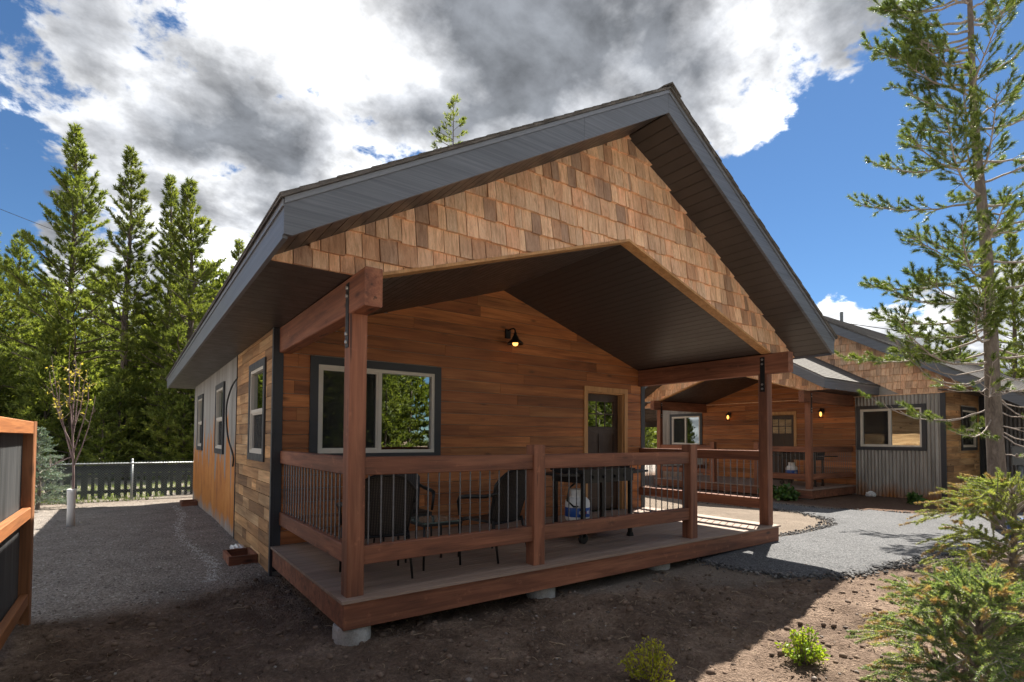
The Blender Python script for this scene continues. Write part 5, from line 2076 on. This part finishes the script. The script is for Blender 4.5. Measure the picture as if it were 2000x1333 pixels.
def conifer(seed, H, zb, Rm, nb, per, nl, nw, shoot_gap=0.16, lean=(0, 0), power=0.75, trunk=0.17, up=0.65, sparse=0.0, sides=5, low_droop=-0.06, lobes=True):
    """returns (trunk+branch V,F quads), (needle V,F tris); base at origin"""
    rng = np.random.default_rng(seed)
    tb = Tubes(sides)
    nz = 10
    zz = np.linspace(-0.2, H, nz)
    cx = lean[0] * (zz / H) + 0.06 * np.sin(zz * 0.7 + seed)
    cy = lean[1] * (zz / H) + 0.06 * np.cos(zz * 0.6 + seed * 2)
    cx[0] = cx[1] * 0.2
    tb.add(np.stack([cx, cy, zz], -1), trunk * (1 - zz / H * 0.93).clip(0.03))
    SP, SD, SLn = [], [], []
    for i in range(nb):
        t = ((i + rng.random()) / nb) ** 0.9
        z = zb + (H - zb) * t * 0.985
        ln = Rm * ((1 - t) ** power) * (0.30 + 0.85 * rng.random() ** 0.8) * (1.0 if t > 0.12 else 0.6 + 3 * t) + 0.12
        if rng.random() < sparse:
            ln *= 0.45
        az = i * 2.399 + rng.normal() * 0.5
        el = low_droop + (up + 0.3 - low_droop) * t ** 0.7 + rng.normal() * 0.12
        m = 6
        s = np.linspace(0, 1, m)
        r = ln * s * np.cos(el)
        h = ln * (s * np.sin(el) + 0.22 * s * s * (0.6 + 0.5 * rng.random()) - 0.10 * s)
        azs = az + rng.normal() * 0.25 * s
        x0, y0 = np.interp(z, zz, cx), np.interp(z, zz, cy)
        pts = np.stack([x0 + r * np.cos(azs), y0 + r * np.sin(azs), z + h], -1)
        tb.add(pts, np.linspace(max(0.012, 0.022 * ln), 0.006, m))
        k = max(3, int(ln * 0.85 / shoot_gap * (2.0 if lobes else 1.0)))
        st = (0.22 + 0.78 * rng.random(k) ** 0.8)
        pos = np.stack([np.interp(st, s, pts[:, j]) for j in range(3)], -1)
        d = unit(pts[-1] - pts[0])
        sidev = unit(np.cross(d, [0, 0, 1.0]))
        sgn = rng.choice([-1, 1], k)[:, None]
        out = unit(d * 0.9 + sidev * sgn * (0.5 + 0.6 * rng.random((k, 1))) + np.array([0, 0, 1.0]) * (0.25 + 0.4 * rng.random((k, 1))))
        off = rng.random((k, 1)) * (0.30 * ln * (1.05 - st[:, None]) + 0.04)
        SP.append(pos + sidev * sgn * off + np.array([0, 0, 0.12]) * off)
        SD.append(out)
        SLn.append(np.full(k, shoot_gap * 1.3))
        SP.append(pts[-1:])
        SD.append(unit(pts[-1:] - pts[-2:-1] + np.array([[0, 0, 0.03]])))
        SLn.append(np.array([shoot_gap * 1.4]))
    # leader
    SP.append(np.array([[cx[-1], cy[-1], H - 0.25]]))
    SD.append(np.array([[0, 0, 1.0]]))
    SLn.append(np.array([0.35]))
    SP, SD, SLn = np.concatenate(SP), np.concatenate(SD), np.concatenate(SLn)
    return tb.get(), needles(rng, SP, SD, SLn, per, nl, nw)


def tree(name, geo, loc, rz, label, cat='tree', mats=('bark_far', 'pine_far'), scale=1.0, group=None):
    t = empty(name, loc, rz, label, cat, group)
    t.scale = (scale,) * 3
    arr_mesh('trunk', *geo[0], M[mats[0]], t, smooth=True)
    arr_mesh('crown', *geo[1], M[mats[1]], t)
    return t


def place_px(u, depth):
    p = CAM + ray(u, 880) * depth
    return p[0], p[1]


# five tall pines behind the back fence
LT = [(135, 22.5, 15.1, 2.4, 3.1, 165, 'tallest pine left of the cabin, broad crown with pointed top'),
      (240, 21.0, 13.3, 4.2, 1.95, 105, 'slim pine with a long bare lower trunk, second of the tall pines from the left'),
      (318, 22.5, 12.95, 2.2, 1.9, 120, 'narrow dark pine, left one of the close pair beside the roof'),
      (368, 21.5, 12.25, 2.0, 2.2, 135, 'full green pine, right one of the close pair beside the roof'),
      (462, 24.5, 10.9, 2.0, 1.7, 95, 'short pine just showing its top above the left roof edge'),
      (-40, 23.5, 11.2, 1.0, 2.9, 130, 'yellow green pine cut off by the left edge of the view'),
      (30, 26.0, 11.8, 1.4, 2.6, 110, 'shaded pine half hidden behind the tallest pine')]
for i, (u, dep, H, zb, Rm, nb, lab) in enumerate(LT):
    x, y = place_px(u, dep)
    g = conifer(100 + i, H, zb, Rm, int(nb * 1.1), 24, 0.155, 0.032, 0.13, lean=(0.1 * (i % 3 - 1), 0.1), power=[0.82, 0.85, 0.85, 0.75, 0.9, 0.8, 0.8][i], trunk=0.20)
    tree('pine_tree', g, (x, y, -0.45), 0, lab, group='pines behind the back fence')

# sparse pine top behind the roof
x, y = place_px(878, 27)
g = conifer(140, 19.3, 14.0, 1.35, 34, 26, 0.16, 0.030, 0.16, sparse=0.45, trunk=0.16, power=0.45, up=0.1)
tree('pine_tree', g, (x, y, -0.45), 0, 'sparse pine top rising behind the cabin roof', group='pines around the cabins')
# pines behind the farther cabin on the right
for i, (u, dep, H, lab) in enumerate([(1985, 30, 13.5, 'pine standing behind the farther cabin, partly covered by the near pine'),
                                      (1880, 36, 11.0, 'distant pine low over the ridge of the farther cabin'),
                                      (2080, 27, 14.0, 'pine beyond the farther cabin at the right edge')]):
    x, y = place_px(u, dep)
    g = conifer(150 + i, H, 1.2, 2.3, 120, 28, 0.19, 0.032, 0.17, trunk=0.2)
    tree('pine_tree', g, (x, y, -0.3), 0, lab, group='pines around the cabins')


# the wood: trees that read as one mass
def forest(name, spots, label, seed, per=7, nl=0.28, nw=0.095, bare=False):
    var = [conifer(seed + k, [9.5, 11.5, 8.0, 6.0][k], [0.4, 0.9, 0.15, 0.05][k], [2.5, 2.3, 2.4, 1.9][k], [95, 105, 90, 75][k], per, nl, nw, 0.20, trunk=0.16, sides=3) for k in range(4)]
    if bare:                                  # twigs cannot be told apart at that distance
        var = [((a[0][:30], a[1][:27]), b) for a, b in var]
    rng = np.random.default_rng(seed)
    WV, WF, NV, NF = [], [], [], []
    cw = cn = 0
    for (x, y, k, s) in spots:
        a = rng.random() * 6.28
        Rm_ = np.array([[math.cos(a), -math.sin(a), 0], [math.sin(a), math.cos(a), 0], [0, 0, 1]]) * s
        (wv, wf), (nv, nf) = var[k]
        off = np.array([x, y, -0.45])
        WV.append(wv @ Rm_.T + off)
        WF.append(wf + cw)
        cw += len(wv)
        NV.append(nv @ Rm_.T + off)
        NF.append(nf + cn)
        cn += len(nv)
    o = arr_mesh(name, np.concatenate(NV), np.concatenate(NF), M['pine_wood'])
    tag(o, label, 'forest', kind='stuff')
    w = arr_mesh('trunks', np.concatenate(WV), np.concatenate(WF), M['bark_far'], o, smooth=True)
    tag(w, kind='stuff')


rf_ = np.random.default_rng(77)
sp = []
for i in range(42):
    u = -120 + 640 * rf_.random()
    dep = 25 + 14 * rf_.random()
    x, y = place_px(u, dep)
    sp.append((x, y, int(rf_.integers(0, 3)), 0.85 + 0.35 * rf_.random()))
for i in range(20):
    u = -100 + 560 * (i + rf_.random()) / 20
    dep = 19.5 + 2.5 * rf_.random()
    x, y = place_px(u, dep)
    sp.append((x, y, 2 + int(rf_.integers(0, 2)), 0.42 + 0.38 * rf_.random()))
for i in range(12):
    u = 1180 + 140 * rf_.random()
    dep = 34 + 14 * rf_.random()
    x, y = place_px(u, dep)
    sp.append((x, y, int(rf_.integers(0, 4)), 0.6 + 0.2 * rf_.random()))
forest('forest', sp, 'dense green conifer wood filling in behind the back fence', 200)
# the wood behind the viewer, seen mirrored in the windows
sp = []
for i in range(80):
    x = -6 + 46 * (i + rf_.random()) / 80
    y = -21 - 15 * rf_.random()
    sp.append((x, y, int(rf_.integers(0, 3)), (0.75 if y > -28 else 1.1) + 0.25 * rf_.random()))
forest('forest', sp, 'conifer wood behind the viewer, mirrored in the cabin windows', 300, 5, 0.36, 0.14, True)


# the near pine on the right
def near_pine():
    rng = np.random.default_rng(41)
    p = CAM + ray(1957, 1000) * 9.0
    x, y = p[0], p[1]
    z0 = gz1(x, y)
    t = empty('pine_tree', (x, y, z0), 0, 'tall near pine with open branches in front of the farther cabin', 'tree', 'pines around the cabins')
    left = np.array([-_r[0], -_r[1], 0.0])
    left /= np.linalg.norm(left)
    fwd = np.array([_fw[0], _fw[1], 0.0])
    fwd /= np.linalg.norm(fwd)
    H = 11.5
    tb = Tubes(10)
    zz = np.linspace(-0.2, H, 26)
    s = zz / H
    ctr = left[None] * (0.48 * s[:, None]) + left[None] * (0.03 * np.sin(zz * 1.1))[:, None]
    ctr[:, 2] = zz
    rad = 0.135 * (1 - 0.90 * s) + 0.02 * np.exp(-np.maximum(zz, 0) * 3)
    tb.add(ctr, rad)
    SP, SD, SLn = [], [], []
    tw = Tubes(5)
    cones = []

    def shoot(p, d, L):
        SP.append(p)
        SD.append(d)
        SLn.append(L)
    levels = np.concatenate([np.sort(1.2 + 1.5 * rng.random(15)), np.linspace(2.5, 11.3, 92)])
    for i, z in enumerate(levels):
        base = np.array([np.interp(z, zz, ctr[:, k]) for k in range(3)])
        if rng.random() < 0.62:
            az_dir = left * (0.75 + 0.3 * rng.random()) + fwd * rng.normal() * 0.55
        else:
            az_dir = -left * (0.5 + 0.5 * rng.random()) + fwd * rng.normal() * 0.7
        az_dir = unit(az_dir)
        low = z < 2.8
        taper = ((H - z) / (H - 2.5)) ** 0.55 if not low else 1.0
        ln = (0.75 + 1.45 * rng.random() ** 1.2) * min(1.0, taper + 0.15)
        if low:
            ln = 0.5 + 1.5 * rng.random()
        if az_dir @ left < 0:
            ln *= 0.75
        el = (-0.5 + 0.4 * rng.random() if low else -0.12 + 0.5 * ((z - 2.8) / (H - 2.8))) + rng.normal() * 0.14
        m = 9
        sss = np.linspace(0, 1, m)
        crv = (-0.05 - 0.35 * rng.random()) if low else -0.10
        h = ln * (sss * math.sin(el) + (0.20 + (0.25 if low else 0.1) * rng.random()) * sss ** 2.2 + crv * np.sin(sss * math.pi) * 0.5)
        bend = unit(np.cross(az_dir, [0, 0, 1.0])) * (rng.normal() * 0.18)
        pts = base + az_dir[None] * (ln * sss * math.cos(el))[:, None] + bend[None] * (ln * sss ** 2)[:, None]
        pts[:, 2] += h + 0.012 * rng.normal(size=m) * (sss > 0)
        tw.add(pts, np.linspace(0.023 if not low else 0.013, 0.006, m))
        # side branchlets
        nk = int(ln * (9.5 if not low else 5.5))
        for k in range(nk):
            f = 0.28 + 0.72 * (k + rng.random()) / nk
            if low and f < 0.3:
                continue
            q = np.array([np.interp(f, sss, pts[:, c]) for c in range(3)])
            i0 = min(m - 2, int(f * (m - 1)))
            d = unit(pts[i0 + 1] - pts[i0])
            sd = unit(np.cross(d, [0, 0, 1.0])) * (1 if k % 2 else -1)
            dd = unit(d * (0.75 + 0.3 * rng.random()) + sd * (0.55 + 0.35 * rng.random()) + np.array([0, 0, 0.05 + 0.35 * rng.random()]))
            L2 = (0.16 + 0.30 * rng.random()) * (1.15 - 0.45 * f)
            q1 = q + dd * L2 * 0.55
            d2 = unit(dd + np.array([0, 0, 0.28]) + rng.normal(size=3) * 0.12)
            q2 = q1 + d2 * L2 * 0.45
            tw.add(np.array([q, q1, q2]), [0.007, 0.005, 0.003])
            if low and rng.random() < 0.5:
                continue
            shoot(q1 - dd * 0.05, dd, L2 * 0.45 + 0.06)
            shoot(q2, d2, 0.085)
            if not low and rng.random() < 0.8:
                d3 = unit(dd + rng.normal(size=3) * 0.5 + np.array([0, 0, 0.2]))
                q3 = q1 + d3 * 0.13
                tw.add(np.array([q1, q3]), [0.004, 0.003])
                shoot(q3 - d3 * 0.04, d3, 0.10)
        for e in range(2):
            shoot(pts[-1 - e], unit(pts[-1] - pts[-2]), 0.13)
        if rng.random() < 0.3:
            cones.append(pts[m // 2] + np.array([0, 0, 0.03]))
    arr_mesh('trunk', *tb.get(), M['bark'], t, smooth=True)
    arr_mesh('branches', *tw.get(), M['twig'], t, smooth=True)
    V, F = needles(rng, np.array(SP), np.array(SD), np.array(SLn), 78, 0.080, 0.0086, (0.35, 1.2))
    arr_mesh('crown', V, F, M['pine_near'], t)
    for c in cones[:14]:
        mb = MB()
        mb.lathe([(0.006, -0.03), (0.02, -0.015), (0.022, 0.0), (0.015, 0.02), (0.004, 0.032)], 8, tuple(c))
        mb.build('cone', M['bark'], t, smooth=True)


near_pine()


def small_spruce(name, u, depth, H, Rm, z_low, label, seed, nb=46, mats=('spruce', 'spruce_tip'), droop=0.35, tipfrac=0.35, nl=0.024, nw=0.0036, per=74, bare=0.0, pw=0.6, lift=-0.05, dens=25):
    rng = np.random.default_rng(seed)
    p = CAM + ray(u, 1000) * depth
    x, y = p[0], p[1]
    z0 = gz1(x, y)
    t = empty(name, (x, y, z0), 0, label, 'tree')
    tb, tw = Tubes(8), Tubes(5)
    zz = np.linspace(-0.1, H, 12)
    cx, cy = 0.03 * np.sin(zz * 4), 0.03 * np.cos(zz * 3)
    tb.add(np.stack([cx, cy, zz], -1), 0.038 * (1 - zz / H * 0.85) + 0.004)
    A, B = ([], [], []), ([], [], [])
    for i in range(nb):
        f = (i + rng.random()) / nb
        z = z_low + (H - z_low) * f
        ln = Rm * (1 - f) ** pw * (0.7 + 0.45 * rng.random()) + 0.10
        az = i * 2.399 + rng.normal() * 0.3
        el = lift + (0.8 - lift) * f + rng.normal() * 0.1
        m = 9
        s = np.linspace(0, 1, m)
        r = ln * s * math.cos(el)
        h = ln * (s * math.sin(el) + 0.10 * np.sin(s * math.pi) - droop * s ** 3)
        pts = np.stack([np.interp(z, zz, cx) + r * math.cos(az), np.interp(z, zz, cy) + r * math.sin(az), z + h], -1)
        tw.add(pts, np.linspace(0.010, 0.003, m))
        for j in range(2, m - 1):
            T = A if j < m - 2 else (B if rng.random() < tipfrac else A)
            d = pts[j + 1] - pts[j]
            L = np.linalg.norm(d)
            T[0].append(pts[j])
            T[1].append(d / L)
            T[2].append(L)
        nk = int(ln * dens)
        for k in range(nk):
            g = 0.15 + 0.85 * (k + rng.random()) / nk
            q = np.array([np.interp(g, s, pts[:, c]) for c in range(3)])
            i0 = min(m - 2, int(g * (m - 1)))
            d = unit(pts[i0 + 1] - pts[i0])
            lat = unit(np.cross(d, [0, 0, 1.0]))
            upv = np.cross(lat, d)
            ro = rng.normal() * 0.55 + (0.0 if k % 2 else math.pi)
            sd = lat * math.cos(ro) + upv * (abs(math.sin(ro)) * 0.9 + 0.1)
            L2 = (0.05 + 0.11 * rng.random()) * (1.25 - 0.55 * g) * min(1.0, ln * 2.2)
            dd = unit(d * (0.55 + 0.5 * rng.random()) + sd * (0.6 + 0.4 * rng.random()))
            q1 = q + dd * L2
            d2 = unit(dd + d * 0.25 + np.array([0, 0, -droop * (0.2 + 1.2 * rng.random())]))
            L3 = L2 * (0.5 + 0.4 * rng.random()) + 0.012
            tw.add(np.array([q, q1, q1 + d2 * L3]), [0.004, 0.003, 0.002])
            T2 = B if (rng.random() < tipfrac and g > 0.35) else A
            for (pp, d_, l_, T) in ((q, dd, L2, A), (q1, d2, L3, T2)):
                T[0].append(pp)
                T[1].append(d_)
                T[2].append(l_)
    arr_mesh('trunk', *tb.get(), M['bark'], t, smooth=True)
    arr_mesh('branches', *tw.get(), M['twig'], t, smooth=True)
    for T, mt, nm in ((A, mats[0], 'crown'), (B, mats[1], 'new_shoots')):
        if not T[0]:
            continue
        L = np.array(T[2])
        V, F = needles(rng, np.array(T[0]), np.array(T[1]), L, per if nm == 'crown' else int(per * 0.9), nl, nw, (0.8, 1.3))
        arr_mesh(nm, V, F, M[mt], t)


small_spruce('young_spruce', 1972, 4.1, 1.20, 0.70, 0.50, 'young spruce with bare lower trunk and drooping yellow green shoots at the right edge', 61, 40, droop=0.36, tipfrac=0.5, pw=0.5, per=105, nl=0.0215, nw=0.0052)
small_spruce('young_spruce', 1905, 3.05, 0.70, 0.62, 0.08, 'low bushy spruce with brown tips in the bottom right corner', 62, 48, mats=('spruce_low', 'spruce_tip'), droop=0.24, tipfrac=0.34, pw=0.45, lift=0.12, dens=31, per=105, nl=0.0215, nw=0.0052)
small_spruce('young_spruce', 72, 11.8, 1.75, 0.62, 0.08, 'small blue green spruce behind the orange fence post', 63, 60, mats=('blue_spruce', 'blue_spruce'), droop=0.1, tipfrac=0.1, nl=0.045, nw=0.012, per=16, pw=0.8)


def leafset(rng, pts, size, up=0.3):
    """oval leaves (two triangles pairs) at points"""
    n = len(pts)
    d = unit(rng.normal(size=(n, 3)) + np.array([0, 0, up]))
    sd = unit(np.cross(d, rng.normal(size=(n, 3))))
    nrm = np.cross(d, sd)
    L = size * (0.7 + 0.6 * rng.random((n, 1)))
    w = L * 0.30
    v0, v3 = pts, pts + d * L
    mid = pts + d * L * 0.45
    V = np.stack([v0, mid - sd * w + nrm * w * 0.35, v3, mid + sd * w + nrm * w * 0.35], 1).reshape(-1, 3)
    i = np.arange(n)[:, None] * 4
    F = np.concatenate([i + np.array([[0, 1, 2]]), i + np.array([[0, 2, 3]])], 0)
    return V, F


def shrub(name, x, y, H, Rm, n, mat, label, seed, leaf=0.03, cat='shrub', group=None):
    rng = np.random.default_rng(seed)
    z0 = gz1(x, y)
    t = empty(name, (x, y, z0), 0, label, cat, group)
    tw = Tubes(4)
    pts = []
    for i in range(n):
        az, sp_ = rng.random() * 6.28, rng.random() ** 0.6
        top = np.array([Rm * sp_ * math.cos(az), Rm * sp_ * math.sin(az), H * (1.05 - 0.6 * sp_ ** 2) * (0.7 + 0.35 * rng.random())])
        s = np.linspace(0, 1, 5)[:, None]
        c = np.array([0.25 * top[0], 0.25 * top[1], -0.03]) * (1 - s) * 0.4 + top * s + np.array([0.15 * top[0], 0.15 * top[1], 0]) * np.sin(s * 3.14)
        tw.add(c, np.linspace(0.004, 0.0015, 5))
        k = 16
        f = (0.25 + 0.75 * rng.random(k))
        q = np.stack([np.interp(f, s[:, 0], c[:, j]) for j in range(3)], -1) + rng.normal(size=(k, 3)) * 0.010
        pts.append(q)
    arr_mesh('stems', *tw.get(), M['sapling_bark'], t)
    V, F = leafset(rng, np.concatenate(pts), leaf)
    arr_mesh('foliage', V, F, M[mat], t)


shrub('shrub', 1.50, -1.70, 0.29, 0.19, 70, 'leaf_yel', 'yellow green shrub in the shaded soil at the bottom of the view', 71, 0.026, group='young shrubs in the soil')
shrub('shrub', 2.62, -2.17, 0.25, 0.15, 70, 'leaf_grn', 'bright green shrub in the sunlit soil near the low spruce', 72, 0.027, group='young shrubs in the soil')
shrub('leafy_plant', 12.15, 2.78, 0.36, 0.30, 26, 'leaf_dk', 'leafy green plant at the front edge of the farther porch, nearer its corner', 73, 0.13, 'plant')
shrub('leafy_plant', 12.42, 3.36, 0.32, 0.20, 20, 'leaf_dk', 'leafy green plant at the front of the farther porch, behind the near post', 74, 0.13, 'plant')
shrub('leafy_plant', 14.0, 0.62, 0.25, 0.22, 22, 'leaf_dk', 'low green plant below the corrugated wall window', 75, 0.10, 'plant')


def sapling():
    rng = np.random.default_rng(81)
    x, y = -2.19, 8.35
    z0 = gz1(x, y)
    t = empty('sapling', (x, y, z0), 0, 'thin young tree with white trunk guard and few yellow leaves', 'tree')
    tb = Tubes(7)
    zz = np.linspace(-0.1, 2.2, 10)
    tr = np.stack([0.02 * np.sin(zz * 2.2), 0.015 * np.sin(zz * 2), zz], -1)
    tb.add(tr, np.linspace(0.026, 0.012, 10))
    pts = []
    ends = [(-0.42, 0.1, 3.05, 1.15), (-0.12, -0.1, 3.25, 1.5), (0.10, 0.0, 3.0, 1.6), (0.36, 0.05, 2.35, 1.05), (0.30, -0.1, 2.65, 1.3), (-0.30, 0.0, 2.60, 1.2),
            (-0.45, 0.0, 2.75, 1.4), (0.18, 0.15, 2.7, 1.7), (-0.02, 0.2, 3.1, 1.75), (-0.5, 0.05, 0.95, 1.25)]
    for (ex, ey, ez, bz) in ends:
        b = np.array([np.interp(bz, zz, tr[:, k]) for k in range(3)])
        e = np.array([ex * 0.78, ey, ez])
        s = np.linspace(0, 1, 8)[:, None]
        c = b * (1 - s) + e * s + np.array([ex - b[0], ey, 0]) * 0.12 * np.sin(s * 3.14) + rng.normal(size=(8, 3)) * 0.012 * s
        tb.add(c, np.linspace(0.012, 0.003, 8))
        for k in range(5):
            f = 0.35 + 0.6 * rng.random()
            q = np.array([np.interp(f, s[:, 0], c[:, j]) for j in range(3)])
            d = unit(rng.normal(size=3) + np.array([0, 0, 0.8])) * (0.12 + 0.16 * rng.random())
            tb.add(np.array([q, q + d]), [0.004, 0.002])
            m = 4 if ex < 0.2 else 2
            if ez > 2.4:
                pts.append(q + d * rng.random((m, 1)) + rng.normal(size=(m, 3)) * 0.02)
    arr_mesh('trunk', *tb.get(), M['sapling_bark'], t, smooth=True)
    MB().lathe([(0.062, 0.0), (0.058, 0.30), (0.066, 0.60), (0.070, 0.66), (0.064, 0.66), (0.052, 0.30), (0.054, 0.0)], 14).build('trunk_guard', M['white'], t, smooth=True)
    V, F = leafset(rng, np.concatenate(pts), 0.055)
    arr_mesh('foliage', V, F, M['leaf_sap'], t)


sapling()


def grass_patches():
    rng = np.random.default_rng(91)
    n = 9000
    x, y = -9 + 16 * rng.random(n), 12.7 + 5.5 * rng.random(n) ** 1.2
    k = (vnoise(x, y, 0.8, 92, 3) > 0.46) | (y > 14)
    k &= ~((x > -0.2) & (y < 12.9))
    x, y = x[k], y[k]
    z = ground_z(x, y)
    n = len(x)
    P = np.stack([x, y, z], -1)
    d = unit(np.stack([rng.normal(size=n) * 0.4, rng.normal(size=n) * 0.4, np.ones(n)], -1))
    L = (0.05 + 0.13 * rng.random(n))[:, None]
    sd = unit(np.cross(d, rng.normal(size=(n, 3)))) * 0.012
    V = np.stack([P - sd, P + sd, P + d * L], 1).reshape(-1, 3)
    tag(arr_mesh('grass', V, np.arange(len(V)).reshape(-1, 3), M['grass']), 'tufts of short grass along and behind the back fence', 'grass', kind='stuff')


grass_patches()
